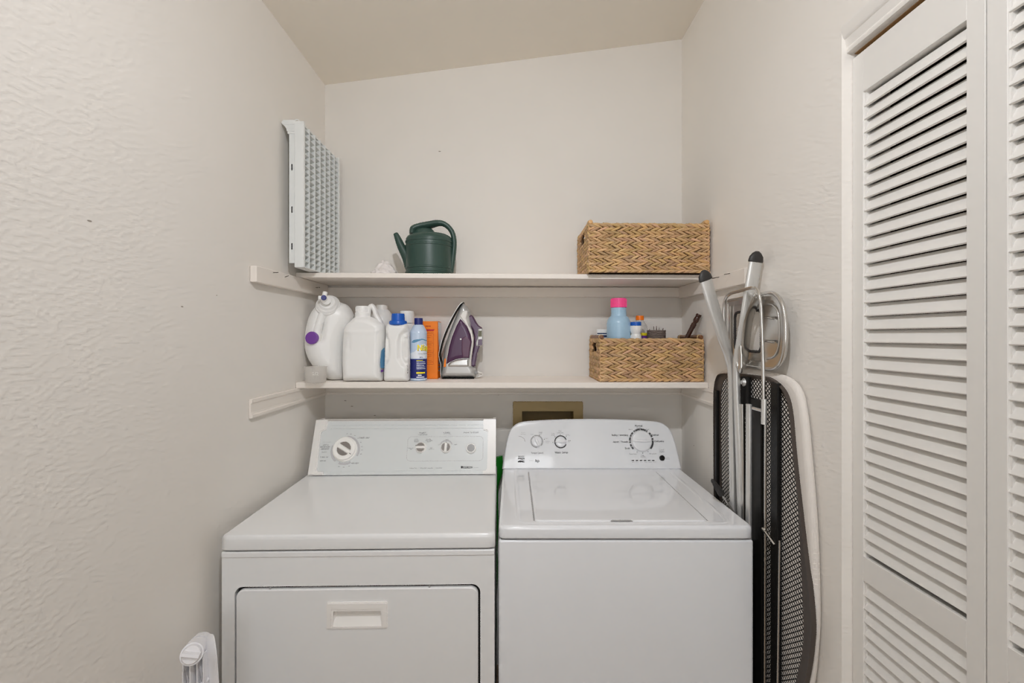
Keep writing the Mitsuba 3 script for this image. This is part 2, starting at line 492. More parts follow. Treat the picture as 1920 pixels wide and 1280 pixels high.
sh = board(XL + .001, XR - .001, 1.812, YB - .001, -.0185, 0)
sh.apply_transform(trimesh.transformations.rotation_matrix(.0052, [0, 1, 0]))
ZT = 1.6728
sh.apply_translation((0, 0, ZT))
zt = lambda x: ZT - x * .0052                                        # the upper shelf sags a little to the right
solo('shelf', sh, 'm_shelf', 'upper white painted shelf carrying the green watering can', 'shelf')
ZS = 1.262
t = thing('shelf', 'lower white painted shelf carrying the detergent jugs and iron', 'shelf')
scene[t] = mikit.ply(board(XL + .001, XR - .001, 1.812, YB - .001, ZS - .0215, ZS), 'm_shelf', 35)


def nail(parent, a, b):
    part(parent, 'nail', rod(a, b, .0011, 8), 'm_nail')


mold = Polygon([(0, 0), (.010, 0), (.012, .004), (.012, .010), (.0085, .0135), (.0085, .0165), (.0065, .02), (.0065, .045), (.011, .049), (.011, .059), (0, .059)])  # x from wall, y up
t = thing('ledger_board', 'plain white board with bent nails under the upper shelf on left wall', 'shelf support')
part(t, 'board', board(XL + .001, XL + .022, 1.496, YB - .022, 1.606, 1.6575), 'm_shelf')
for y, z, dx, dy, dz in ((1.60, 1.649, .018, -.002, .0), (1.685, 1.644, .016, -.01, .004), (1.945, 1.634, .018, .0, .0)):
    nail(t, (XL + .020, y, z), (XL + .022 + dx, y + dy, z + dz))
t = thing('ledger_board', 'plain white board with bent nails under the upper shelf on right wall', 'shelf support')
part(t, 'board', board(XR - .021, XR - .001, 1.49, YB - .022, 1.600, 1.6495), 'm_shelf')
for y, z, dx, dy, dz in ((1.592, 1.645, -.022, -.012, -.005), (1.672, 1.643, -.02, .014, -.003), (1.715, 1.644, -.02, -.012, -.003)):
    nail(t, (XR - .02, y, z), (XR - .022 + dx, y + dy, z + dz))
solo('ledger_board', board(XL + .001, XR - .001, YB - .021, YB - .001, 1.606, 1.6485), 'm_shelf', 'long white board under the upper shelf along the back wall', 'shelf support')
mL = ext(mold, YB - .02 - 1.49)
solo('ledger_board', tf(mL, mat4([1, 0, 0], [0, 0, 1], [0, -1, 0], [XL + .001, YB - .02, 1.1815])), 'm_shelf', 'moulded white strip under the lower shelf on left wall', 'shelf support', 30)
solo('ledger_board', tf(ext(mold, YB - .02 - 1.712), mat4([-1, 0, 0], [0, 0, 1], [0, 1, 0], [XR - .001, 1.712, 1.1815])), 'm_shelf', 'moulded white strip under the lower shelf on right wall', 'shelf support', 30)
mB = ext(mold, XR - XL - .002)
solo('ledger_board', tf(mB, mat4([0, -1, 0], [0, 0, 1], [-1, 0, 0], [XR - .001, YB - .001, 1.1815])), 'm_shelf', 'moulded white strip under the lower shelf along the back wall', 'shelf support', 30)

# washer outlet box
t = thing('outlet_box', 'beige recessed plumbing box in the back wall behind the washer', 'outlet box')
fr = rrect(.004, .90, .318 - .008, 1.152, .006).difference(sbox(.044, .945, .268, 1.110))
fr2 = [rrect(.004, .90, .310, 1.152, .006).buffer(-d).difference(sbox(.044, .945, .268, 1.110)) for d in (0, .003)]
part(t, 'frame', up(cat([ext(fr2[0], .006), ext(fr2[1], .003, .006)]), 0, YB - .0005, 0), 'm_beige', 30)
part(t, 'recess', cat([bx(.044, .268, YB + .088, YB + .09, .945, 1.112), bx(.042, .044, YB, YB + .09, .943, 1.112), bx(.268, .270, YB, YB + .09, .943, 1.112),
                       bx(.042, .270, YB, YB + .09, 1.110, 1.112), bx(.042, .270, YB, YB + .09, .943, .945)]), 'm_beige_in', False)

# ================================================================ the washer
WX0, WX1, WY0, WY1 = -.037, .660, 1.308, 1.99
t = thing('washing_machine', 'white top loading washing machine with flat lid, right of the dryer', 'washing machine')
WASH = t
part(t, 'cabinet', rbox(WX0, WX1, WY0 + .003, WY1, .02, .8795, .006), 'm_washer', 30)
for x in (WX0 + .05, WX1 - .05):
    for y in (WY0 + .06, WY1 - .06):
        part(t, 'foot', at(lathe([(0, 0), (.018, 0), (.018, .012), (.008, .014), (.008, .025), (0, .025)], 16), x, y, 0), 'm_rubber')


def step_plate(outline, levels):
    """Rings of an outline at (inset, height) levels, closed below and above: a pan or a raised plate."""
    rings = []
    for d, z in levels:
        p = np.array(outline.buffer(d, quad_segs=8, join_style='round').exterior.coords)[:-1] if d else np.array(outline.exterior.coords)[:-1]
        rings.append((p, z))
    return rings


def radial_match(poly0, d, n=160):
    g = poly0.buffer(d, quad_segs=12) if d else poly0
    cx, cy = poly0.centroid.coords[0]
    out = []
    for k in range(n):
        a = 2 * math.pi * k / n
        ray = LineString([(cx, cy), (cx + 3 * math.cos(a), cy + 3 * math.sin(a))])
        q = ray.intersection(g.exterior)
        q = getattr(q, 'geoms', [q])[-1] if not q.is_empty else None
        out.append(q.coords[0])
    return np.array(out)


def plate(poly0, levels, n=160):
    """A plate whose outline at each (inset, height) level follows poly0; rings matched by direction from its centre. Corners need n high."""
    return loft([np.column_stack([radial_match(poly0, -d, n), np.full(n, z)]) for d, z in levels])


top = rrect(WX0 + .0005, WY0, WX1 - .0005, WY1, .016)
deck = rrect(.012, WY0 + .022, .610, WY1 - .10, .03)
part(t, 'top_panel', plate(top, [(.004, .883), (.0, .887), (0, .909), (.0015, .9145), (.005, .918), (.010, .9195)], 240), 'm_washer', 50)
lid = rrect(.0640, 1.340, .5470, 1.84, .014)


def slab_pts(pg, levels):
    ps = []
    for q, w in levels:
        e = np.array(pg.buffer(-q, quad_segs=5).exterior.coords) if q else np.array(pg.exterior.coords)
        ps.append(np.column_stack([e, np.full(len(e), w)]))
    return np.vstack(ps)


part(t, 'lid', hull(slab_pts(lid, [(0, .9190), (.0006, .9212), (.0026, .9226), (.005, .9230)])), 'm_washer', 40)
part(t, 'lid_notch_shade', at(ext(Point(.3055, 1.352).buffer(.036).intersection(Point(.3055, 1.322).buffer(.034)).intersection(sbox(.2, 1.335, .4, 1.36)), .0006), 0, 0, .9222), 'm_grey', False)  # flat grey crescent stands for the shaded finger notch
rg_ = np.array(rrect(.016, 1.332, .606, 1.90, .03, 10).exterior.segmentize(.03).coords)
part(t, 'lid_surround', tube(np.column_stack([rg_, np.full(len(rg_), .9186)]), .0024, 10, .008, ref=[0, 0, 1]), 'm_washer', 60)
gl = [Polygon([(.0600, 1.345), (.0640, 1.345), (.0640, 1.83), (.0600, 1.83)])]
part(t, 'lid_gap_shade', at(ext(gl[0], .0006), 0, 0, .9196), 'm_grey', False)  # grey strips on the top stand for the shaded gaps beside the lid
part(t, 'lid_gap_shade', at(ext(sbox(.5472, 1.345, .5494, 1.83), .0006), 0, 0, .9196), 'm_grey', False)
# console: a tombstone outline leaning back
CF = Face((.3115, 1.864, .9195), (1, 0, 0), (0, .052, .19))
half = spline([(.348, .012), (.341, .060), (.332, .110), (.320, .148), (.302, .170), (.272, .184), (.20, .1905), (.10, .1945), (0, .196)], 8)
co = Polygon([(-.350, 0), (.350, 0)] + [tuple(q) for q in half] + [(-x, y) for x, y in half[::-1][1:]])
lv = [(0, -.075), (0, -.010), (.0014, -.005), (.004, -.0018), (.008, 0)]
pts = []
for d, w in lv:
    q = np.array(co.buffer(-d, quad_segs=6).exterior.coords) if d else np.array(co.exterior.coords)
    pts.append(np.column_stack([q, np.full(len(q), w)]))
con = CF.put(hull(np.vstack(pts)))
vv = con.vertices.copy()
vv[:, 2] = np.maximum(vv[:, 2], .9197)
con.vertices = vv
part(t, 'console', con, 'm_washer', 25)
CW = t


def print_text(face, owner, rows, m, w):
    ms = [face.text(s, x, y, h, w=w, bold=b) for s, x, y, h, b in rows]
    part(owner, 'printed_lettering', cat(ms), m, False, stuff=True)


B = True
print_text(CF, t, [('Normal', 1197.5, 798, 3.10, B), ('Bulky / Bedding', 1162.5, 815.5, 3.10, B), ('Jeans / Towels', 1163.5, 828, 3.10, B), ('Soak', 1176.5, 840, 3.10, B), ('Casual', 1228.5, 815, 2.98, B),
                   ('Delicates', 1236, 827, 2.98, B), ('Wash Temp', 1052.5, 848, 3.22, B)], 'm_print', .0002)
print_text(CF, t, [('Regular', 1198, 801.8, 1.87, False), ('Heavy', 1182, 804.8, 2.02, False), ('Light', 1214, 804.8, 2.02, False), ('Drain/Spin', 1187, 851, 2.16, False), ('Rinse/Spin', 1224, 850.3, 2.16, False),
                   ('Clean', 1205, 853.4, 2.02, False), ('Washer', 1205.5, 856.2, 2.02, False), ('START', 1240.5, 843.4, 2.30, False), ('PAUSE', 1240.8, 846.8, 2.30, False), ('Water Level', 1007.5, 848.8, 2.98, B),
                   ('Deep', 1013.5, 810.2, 2.16, False), ('Fill', 1013.5, 813, 2.16, False), ('Cool', 1050, 807.8, 2.16, False), ('Cool/Light', 1050.5, 811, 1.87, False), ('Warm', 1064.5, 815.2, 2.16, False),
                   ('Hot', 1067.5, 826, 2.30, False), ('Cold', 1037, 812.6, 2.16, False), ('Rinse', 1037, 815.6, 1.87, False)], 'm_print_mid', .0002)
print_text(CF, t, [('Fabric', 981.5, 811, 2.02, False), ('Softener', 981.5, 814, 1.87, False), ('Auto', 997.5, 813.8, 1.87, False), ('Large', 1025, 821.5, 1.87, False), ('Medium', 1026, 827, 1.73, False), ('Small', 1026, 830, 1.73, False),
                   ], 'm_print_pale', .0002)
fine = [(1184 + i * 8, 865.6, 1189.5 + i * 8, 866.4) for i in range(6)] + [(1248, 857.6, 1256, 858.3), (1248, 860, 1256, 860.7), (992, 863.3, 1000, 863.9)]
part(t, 'fine_print', cat([CF.bar(*q) for q in fine]), 'm_print_pale', False, stuff=True)
dash = cat([CF.bar(1184.5 + i * 7.62, 862, 1188.8 + i * 7.62, 863.8) for i in range(6)])
part(t, 'indicator_strip', dash, 'm_print', False, stuff=True)
# the square emblem: a striped block over a wave
u0, v0 = CF.uv(971.2, 866.5)
u1, v1 = CF.uv(983.6, 854.6)
W_, H_ = u1 - u0, v1 - v0
em = []
em.append(sbox(u0, v0 + H_ * .93, u1, v1))
em.append(Polygon([(u0, v0 + H_ * .52), (u0, v0 + H_ * .66), (u1, v0 + H_ * .66), (u1, v0 + H_ * .50), (u0 + W_ * .75, v0 + H_ * .57), (u0 + W_ * .4, v0 + H_ * .5)]))
em.append(Polygon([(u0 + W_ * .42, v0 + H_ * .40), (u0 + W_ * .62, v0 + H_ * .46), (u0 + W_ * .82, v0 + H_ * .40), (u1, v0 + H_ * .30), (u1, v0 + H_ * .22), (u0 + W_ * .75, v0 + H_ * .34)]))
em.append(Polygon([(u0, v0), (u1, v0), (u1, v0 + H_ * .08), (u0 + W_ * .6, v0 + H_ * .26), (u0 + W_ * .3, v0 + H_ * .3), (u0, v0 + H_ * .2)]))
em = cat([CF.put(ext(g, .0005), w=.0002) for g in em] + [CF.text('Kenmore', 977.4, 856.6, 1.9, bold=True)])
part(t, 'emblem', em, 'm_print', False)
part(t, 'emblem', CF.text('hp', 1007.5, 863.5, 5.0, bold=True), 'm_print', False)


def on_face(face, px, py, rpx):
    u, v = face.uv(px, py)
    r = abs(face.uv(px + rpx, py)[0] - u)
    return u, v, r


def wing(L, wd, h, taper=.45):
    """A pointed grip along -x, thickest at the middle."""
    pts = []
    for sx, wr_, hh in ((-L * 1.12, .12, .35), (-L * .7, .55, .75), (-L * .2, 1.0, 1.0), (L * .45, 1.0, 1.0), (L * .9, .6, .8), (L * .97, .3, .6)):
        for sy in (-1, -.7, .7, 1):
            pts.append((sx, sy * wd * wr_, 0))
            pts.append((sx, sy * wd * wr_ * taper, h * hh))
    return hull(pts)


def washer_knob(px, py, rpx, ang, ring_mat):
    u, v, r = on_face(CF, px, py, rpx)
    k = part(CW, 'knob', CF.put(lathe([(0, .0), (r * .99, .0), (r * .97, .004), (r * .86, .008), (r * .7, .0095), (0, .010)], 40), u, v, .0004), 'm_washer', 35)
    part(k, 'grip', CF.put(at(wing(r * .98, r * .30, .010), 0, 0, .0085), u, v, .0004, rot=ang), 'm_washer', 30)
    part(k, 'ring', CF.put(ext(arc(r * 1.0, r * 1.17, -160, 155, 40), .0006), u, v, .0002, rot=ang + math.radians(0) + math.pi), ring_mat, False)


washer_knob(1006.4, 827.3, 10.2, math.radians(-64), 'm_grey')
washer_knob(1051.3, 828.0, 10.2, 0.0, 'm_print')
u, v, r = on_face(CF, 1202.5, 826.5, 19.4)
k = part(CW, 'knob', CF.put(lathe([(0, 0), (r, 0), (r * .985, .006), (r * .93, .011), (r * .80, .0135), (0, .0145)], 56), u, v, .0004), 'm_washer', 35)
part(k, 'grip', CF.put(at(wing(r * .86, r * .20, .011), 0, 0, .012), u, v, .0004), 'm_washer', 30)
ri = []
for a0, a1 in ((55, 128), (134, 158), (162, 190), (196, 222), (-41, 14), (20, 44)):
    ri.append(arc(r * 1.03, r * 1.19, a0, a1, 16))
ri = [g.difference(shapely.union_all([Point(r * 1.11 * math.cos(math.radians(q)), r * 1.11 * math.sin(math.radians(q))).buffer(r * .05) for q in (92, 120, 62, 147, 180, 209, 32, 4)])) for g in ri]
part(CW, 'dial_scale', cat([CF.put(ext(g, .0005), u, v, .0002) for g in ri] + [CF.put(ext(Point(r * 1.14 * math.cos(math.radians(q)), r * 1.14 * math.sin(math.radians(q))).buffer(r * .04), .0005), u, v, .0002) for q in (245, 272, 300)]), 'm_print', False, stuff=True)
dots = [(1011.6, 815.6), (1020.5, 823.2), (1040.6, 818.5), (1050.8, 813.9), (1061.6, 817.8), (1067, 828.5), (1036.6, 829)]
part(CW, 'dial_scale', cat([CF.put(ext(Point(*CF.uv(*q)).buffer(.0014, quad_segs=3), .0005), w=.0002) for q in dots]), 'm_print', False, stuff=True)
fu, fv = CF.uv(973.5, 829)
part(CW, 'dial_scale', CF.put(ext(arc(.022, .0245, 5, 95, 16), .0005), fu, fv, .0002), 'm_print_pale', False, stuff=True)
u, v, r = on_face(CF, 1241.3, 858.4, 5.0)
part(CW, 'start_button', CF.put(lathe([(0, 0), (r, 0), (r, .002), (r * .85, .0032), (0, .0034)], 28), u, v, .0002), 'm_steel_black', 40)

# ================================================================ the dryer
DW, DD, ROT = .7325, .70, 1.35
DM = trimesh.transformations.rotation_matrix(math.radians(ROT), [0, 0, 1])
DM[:3, 3] = (-.7775, 1.279, 0)
dt = lambda m: tf(m, DM)
t = thing('clothes_dryer', 'white front loading clothes dryer with grey control panel, left of the washer', 'dryer')
ZTOP = .905
# front with the door opening
op = rrect(.036, .10, .692, .7665, .022)
cabo = sbox(.002, .03, DW - .002, .8605)
part(t, 'cabinet', dt(cat([up(ext(cabo.difference(op), .02, -.02), 0, .0035, 0), bx(.002, .02, .0235, DD, .03, .8605), bx(DW - .02, DW - .002, .0235, DD, .03, .8605), bx(.02, DW - .02, DD - .02, DD, .03, .8605),
                           rbox(.002, DW - .002, .0005, .02, .845, .8605, .003)])), 'm_dryer', 30)
part(t, 'door_recess', dt(up(ext(rrect(.03, .09, .70, .78, .02), .003), 0, .026, 0)), 'm_dark', False)
dr = rrect(.0405, .104, .6865, .7600, .022)
lv = [(0, -.014), (0, -.004), (.001, -.0018), (.003, 0)]
pts = np.vstack([np.column_stack([np.array(dr.buffer(-d, quad_segs=6).exterior.coords), np.full(len(dr.buffer(-d, quad_segs=6).exterior.coords), w)]) for d, w in lv])
doorm = hull(pts)
hx0, hz0, hx1, hz1 = .282, .655, .444, .7255
try:
    import manifold3d
    def man(m):
        m = m.copy(); m.merge_vertices()
        return manifold3d.Manifold(manifold3d.Mesh(np.asarray(m.vertices, np.float32), np.asarray(m.faces, np.uint32)))
    def unman(q):
        e = q.to_mesh()
        return TM(e.vert_properties[:, :3], e.tri_verts)
    doorm = unman(man(doorm) - man(bx(hx0 + .012, hx1 - .012, hz0 + .006, hz1 - .016, -.02, .01)))
except ImportError:
    pass
d = part(t, 'door', dt(up(doorm, 0, -.0005, 0)), 'm_dryer', 30)
# recessed pull: frame, sloping scoop
hf = rrect(hx0, hz0, hx1, hz1, .004).difference(Polygon([(hx0 + .016, hz0 + .005), (hx1 - .016, hz0 + .005), (hx1 - .018, hz1 - .024), (hx0 + .018, hz1 - .024)]))
hf2 = rrect(hx0, hz0, hx1, hz1, .004).buffer(-.003).difference(Polygon([(hx0 + .013, hz0 + .003), (hx1 - .013, hz0 + .003), (hx1 - .014, hz1 - .018), (hx0 + .014, hz1 - .018)]))
scoop = TM([(hx0 + .014, -.002, hz0 + .004), (hx1 - .014, -.002, hz0 + .004), (hx1 - .022, .012, hz1 - .04), (hx0 + .022, .012, hz1 - .04), (hx1 - .020, .013, hz1 - .02), (hx0 + .020, .013, hz1 - .02),
            (hx0 + .014, -.002, hz1 - .020), (hx1 - .014, -.002, hz1 - .020)], [(0, 1, 2), (0, 2, 3), (3, 2, 4), (3, 4, 5), (0, 3, 5), (0, 5, 6), (1, 7, 4), (1, 4, 2), (6, 5, 4), (6, 4, 7)])
h = part(d, 'handle', dt(cat([up(ext(hf, .003), 0, -.0003, 0), up(ext(hf2, .002), 0, -.0031, 0), scoop])), 'm_dryer_cap', False)
for x in (.13, .555):
    part(d, 'hinge_screw', dt(up(at(lathe([(0, 0), (.003, 0), (.002, .002), (0, .0022)], 10), x, .7625, 0), 0, .003, 0)), 'm_grey')
tp = rrect(0, 0, DW, DD, .010)
part(t, 'top_panel', dt(plate(tp, [(.004, .8635), (0, .867), (0, .892), (.0012, .899), (.004, .9035), (.008, ZTOP)], 240)), 'm_dryer', 50)
ridge = rrect(.03, .03, DW - .03, DD - .10, .03)
for x in (.05, DW - .05):
    for y in (.05, DD - .05):
        part(t, 'foot', dt(at(lathe([(0, 0), (.018, 0), (.018, .014), (.009, .016), (.009, .032), (0, .032)], 16), x, y, 0)), 'm_rubber')
# console: leaning face, white end caps
cy0, cy1, ch = .548, .632, .196                                       # foot and top of the leaning face, local depth; height
R3 = DM[:3, :3]
o = (DM @ np.array([0, cy0, ZTOP + .0015, 1]))[:3]
DF = Face(o, R3 @ [1, 0, 0], R3 @ [0, cy1 - cy0, ch])
L_ = math.hypot(cy1 - cy0, ch)
sec = Polygon([(cy0, ZTOP + .0005), (cy0, ZTOP + .006), (cy1 - .004, ZTOP + ch - .006), (cy1 + .004, ZTOP + ch), (DD - .01, ZTOP + ch), (DD - .01, ZTOP + .0005)])


def sect(pg, x0, x1):                                                # extrude a depth-height section along the width
    return tf(ext(pg, x1 - x0), mat4([0, 1, 0], [0, 0, 1], [1, 0, 0], [x0, 0, 0]))


cx0, cx1 = .016, DW - .004
part(t, 'console', dt(sect(sec.buffer(-.003).buffer(.0), cx0 + .002, cx1 - .002)), 'm_dryer_cap', False)
pu0, pv0 = DF.uv(592.5, 884.5)
pu1, pv1 = DF.uv(911, 804)


def slab(pg, d0, d1, r):
    lv = [(0, d0), (0, d1 - r), (r * .3, d1 - r * .3), (r, d1)]
    ps = []
    for q, w in lv:
        e = np.array(pg.buffer(-q, quad_segs=5).exterior.coords) if q else np.array(pg.exterior.coords)
        ps.append(np.column_stack([e, np.full(len(e), w)]))
    return ps


# end caps: full height, 35 mm wide, rounded; the grey fascia between
capL = [(cx0, 0), (cx0 + .030, 0), (cx0 + .030, .012), (cx0 + .030, .012)]
cap_poly = poly([(cx0, 0), (cx0 + .058, 0), (cx0 + .058, .012), (cx0 + .034, .013), (cx0 + .031, .018), (cx0 + .0265, L_ - .054), (cx0 + .029, L_ - .048), (cx0 + .036, L_ - .044), (cx0 + .044, L_ - .040), (cx0 + .046, L_ - .034), (cx0 + .046, L_ - .001), (cx0, L_ - .001)], .003)
part(t, 'end_cap', cat([DF.put(ext(cap_poly, .010, .0)), DF.put(ext(cap_poly.buffer(-.003), .004, .010)), dt(sect(sec, cx0, cx0 + .012))]), 'm_dryer_cap', 30)
mir = affinity.scale(cap_poly, -1, 1, origin=(0, 0))
mir = affinity.translate(mir, cx0 + cx1, 0)
mir = poly([(cx1, 0), (cx1 - .050, 0), (cx1 - .050, .012), (cx1 - .040, .013), (cx1 - .0335, .020), (cx1 - .032, L_ - .055), (cx1 - .036, L_ - .047), (cx1 - .044, L_ - .045), (cx1 - .050, L_ - .044), (cx1 - .050, L_ - .001), (cx1, L_ - .001)], .003)
part(t, 'end_cap', cat([DF.put(ext(mir, .010, .0)), DF.put(ext(mir.buffer(-.003), .004, .010)), dt(sect(sec, cx1 - .012, cx1))]), 'm_dryer_cap', 30)
part(t, 'fascia', cat([DF.put(ext(sbox(cx0 + .02, .0005, cx1 - .02, L_ - .006), .004, .0)), DF.put(ext(sbox(cx0 + .03, .014, cx1 - .024, L_ - .042), .0015, .004)),
                       DF.put(ext(sbox(cx0 + .06, L_ - .036, cx1 - .036, L_ - .024), .0025, .004)), DF.put(ext(sbox(cx0 + .06, L_ - .022, cx1 - .036, L_ - .006), .0015, .004))]), 'm_panel_grey', 20)
FW = .0056
ru0, rv0 = DF.uv(762, 865)
ru1, rv1 = DF.uv(906.5, 818)
rr = rrect(ru0, rv0, ru1, rv1, .016)
part(t, 'outline', DF.put(ext(rr.difference(rr.buffer(-.0013)), .0003), w=FW), 'm_print_pale', False)


def dtext(rows, m):
    print_text(DF, t, rows, m, FW)


dtext([('TIMED DRY', 683.5, 821.2, 2.58, B), ('AIR DRY', 666.5, 868.6, 2.58, B), ('AUTO', 612, 834.4, 2.58, B), ('MOISTURE', 611, 838, 2.58, B), ('SENSING', 610.2, 841.8, 2.58, B), ('FABRIC', 793, 811.8, 2.58, B),
       ('SIGNAL', 838.4, 811.6, 2.58, B), ('PUSH TO START', 884, 811.2, 2.58, B)], 'm_print_mid')
dtext([('TEMPERATURE', 793.2, 815.4, 1.72, B), ('LESS DRY', 609, 848.0, 1.55, B), ('NORMAL DRY', 609, 857, 1.72, B), ('MORE DRY', 606.5, 864, 1.72, B),
       ('HIGH', 781, 823.8, 1.55, B), ('COTTON', 781, 826.4, 1.55, B), ('STURDY', 781, 828.6, 1.55, B), ('MEDIUM', 804, 823.8, 1.55, B), ('PERM PRESS', 804.6, 826.4, 1.55, B), ('KNITS', 804.6, 828.8, 1.55, B),
       ('AIR FLUFF', 771, 840.4, 1.55, B), ('OFF', 771.4, 842.6, 1.6, False), ('LOW', 809, 840.2, 1.55, B), ('DELICATE', 809.2, 842.4, 1.6, False), ('LOUD', 838, 824.6, 1.55, B), ('OFF', 823.2, 834, 1.55, B), ('SOFT', 854.4, 833.8, 1.55, B),
       ('Heavy Duty   |   King Size Capacity   |   Quiet Pak', 799, 877.6, 2.0, False)], 'm_print_mid')
part(t, 'fine_print', cat([DF.bar(*q, w=FW) for q in ((831, 814.8, 846, 815.4), (888, 876.6, 897, 877.2))]), 'm_print_pale', False, stuff=True)
lg = [DF.bar(864.3, 873.9, 868, 878, w=FW), DF.text('KENMORE', 876.6, 876, 3.0, bold=True, w=FW), DF.bar(868.4, 877.6, 883.6, 878.2, w=FW)]
part(t, 'emblem', cat(lg), 'm_print', False)
ln = cat([DF.bar(607, 829.0, 626.5, 829.5, w=FW)])
part(t, 'printed_line', ln, 'm_print_pale', False)
u, v, r = on_face(DF, 648.2, 844.2, 22.8)
part(t, 'dial_scale', cat([DF.put(ext(arc(r * 1.02, r * 1.20, a0, a1, 20), .0003), u, v, FW) for a0, a1 in ((-25, 88), (160, 232), (-112, -60))]), 'm_print_pale', False, stuff=True)
tk = [DF.put(ext(sbox(-.003, -.0008, .003, .0008), .0003), u + r * 1.36 * math.cos(math.radians(q)), v + r * 1.36 * math.sin(math.radians(q)), FW) for q in (92, 77, 62, 45, 28, 12, 0, -14, -70, -88, -105)]
part(t, 'dial_scale', cat(tk), 'm_print_mid', False, stuff=True)


def half_disc(r, gap):
    return Point(0, 0).buffer(r, quad_segs=16).difference(sbox(-r, -gap, r, gap)).buffer(-.0008).buffer(.0008)


def dryer_knob(px, py, rpx, ang, h, inner):
    u, v, r = on_face(DF, px, py, rpx)
    k = part(t, 'knob', DF.put(lathe([(0, 0), (r, 0), (r, h * .35), (r * .97, h * .42), (r * .9, h * .5), (r * .88, h * .95), (r * .84, h), (inner * r, h), (inner * r * .98, h * .9), (0, h * .9)], 48), u, v, FW), 'm_knob', 30)
    pk = half_disc(inner * r * .93, inner * r * .30)
    part(k, 'finger_recess', DF.put(ext(pk, .0012, h * .9), u, v, FW, rot=ang), 'm_taupe', False)
    part(k, 'grip', DF.put(hull([(x * inner * r * .93, y * inner * r * q, z * h) for x in (-1, 1) for y in (-1, 1) for q, z in ((.27, .88), (.2, 1.08))]), u, v, FW, rot=ang), 'm_knob', 30)
    return k, u, v, r


k, u, v, r = dryer_knob(648.2, 842.8, 22.8, math.radians(-31), .020, .60)
part(k, 'pointer', DF.put(ext(sbox(r * .62, -.0009, r * .80, .0009), .0003, .0201), u, v, FW, rot=math.radians(-36)), 'm_print', False)
for px, ang, pa in ((789.8, 0.0, 160), (836.6, math.pi / 2 - .06, 86)):
    k, u, v, r = dryer_knob(px, 839.6, 10.0, ang, .015, .86)
    part(k, 'pointer', DF.put(ext(sbox(r * .72, -.0009, r * 1.0, .0009), .0003, .0155), u, v, FW, rot=math.radians(pa)), 'm_print', False)
u, v, r = on_face(DF, 836.8, 837.6, 10)
part(t, 'dial_scale', DF.put(ext(arc(r * 1.06, r * 1.28, 20, 160, 20), .0003), u, v, FW), 'm_print_pale', False, stuff=True)
u, v, r = on_face(DF, 883.4, 841, 9.4)
k = part(t, 'start_button', DF.put(lathe([(0, 0), (r, 0), (r, .006), (r * .95, .010), (r * .88, .012), (r * .78, .012), (r * .76, .0105), (0, .0105)], 36), u, v, FW), 'm_knob', 35)
part(k, 'button_face', DF.put(lathe([(0, .0102), (r * .74, .0102), (r * .72, .0116), (0, .0122)], 32), u, v, FW), 'm_grey', 40)

# ================================================================ things on the upper shelf
# white lattice grille standing against the left wall, its face towards the room
t = thing('vent_grille', 'white plastic lattice grille panel with slotted side strip, standing on upper shelf against left wall', 'grille')
gz0, gz1, gy0, gy1, gx0, gx1 = 1.6795, 2.194, 1.690, 2.045, -.766, -.733
part(t, 'frame', cat([rbox(gx0, gx1, gy0, gy0 + .012, gz0, gz1, .0015), rbox(gx0, gx1, gy1 - .012, gy1, gz0, gz1, .0015), rbox(gx0, gx0 + .0065, gy0, gy1, gz0, gz1, .001),
                      bx(gx0, gx1 - .012, gy0 + .012, gy1 - .012, gz1 - .004, gz1), bx(gx0, gx1, gy0 + .012, gy1 - .012, gz0, gz0 + .003)]), 'm_grille')
st = rbox(gx0 - .024, gx0 + .001, gy0 + .010, gy0 + .016, gz0 + .016, gz1 - .04, .001)
side = part(t, 'side_strip', st, 'm_grille')
for zz in (1.755, 1.885, 2.035):
    part(side, 'slot', bx(gx0 - .0155, gx0 - .011, gy0 + .0092, gy0 + .0102, zz - .011, zz + .011), 'm_slot', False)
cp = [(-.003, 0), (.004, .001), (.005, .004), (.004, .008), (.0035, .009), (.007, .010), (.008, .013), (.007, .0155), (.0085, .019), (.012, .025), (.017, .031), (.0185, .0315), (.021, .033), (.022, .038), (.021, .043), (.017, .048)]
ring = [np.array([(gx0 - .024 - o, gy0 + .010 - o * .35, gz1 - .042 + z), (gx0 + .002, gy0 + .010 - o * .35, gz1 - .042 + z), (gx0 + .002, gy1 - .005, gz1 - .042 + z), (gx0 - .024 - o, gy1 - .005, gz1 - .042 + z)]) for o, z in cp]
part(t, 'cornice', loft(ring), 'm_grille', 25)
part(t, 'hanging_tab', cat([tube(spline([(gx0 - .012, gy0 + .03, gz1 + .002), (gx0 - .012, gy0 + .03, gz1 + .014), (gx0 - .004, gy0 + .03, gz1 + .019), (gx0 + .004, gy0 + .03, gz1 + .012), (gx0 + .004, gy0 + .03, gz1 + .002)], 4), .0022, 8)]), 'm_grille')
NR, NC = 24, 7
for i in range(1, NC):
    y = gy0 + .006 + (gy1 - gy0 - .012) * i / NC
    part(t, 'rib', bx(gx0 + .006, gx1 - .002, y - .0012, y + .0012, gz0 + .002, gz1 - .006), 'm_grille', False)
for i in range(1, NR):
    z = gz0 + (gz1 - gz0 - .006) * i / NR
    # each shelf of the lattice leans: its free edge is higher than its root, and it is toothed between the ribs
    part(t, 'rib', hull([(x, y, z + (.0 if x < gx0 + .02 else .004) + s * .0009) for x in (gx0 + .006, gx1 - .004) for y in (gy0 + .010, gy1 - .010) for s in (-1, 1)]), 'm_grille', False)

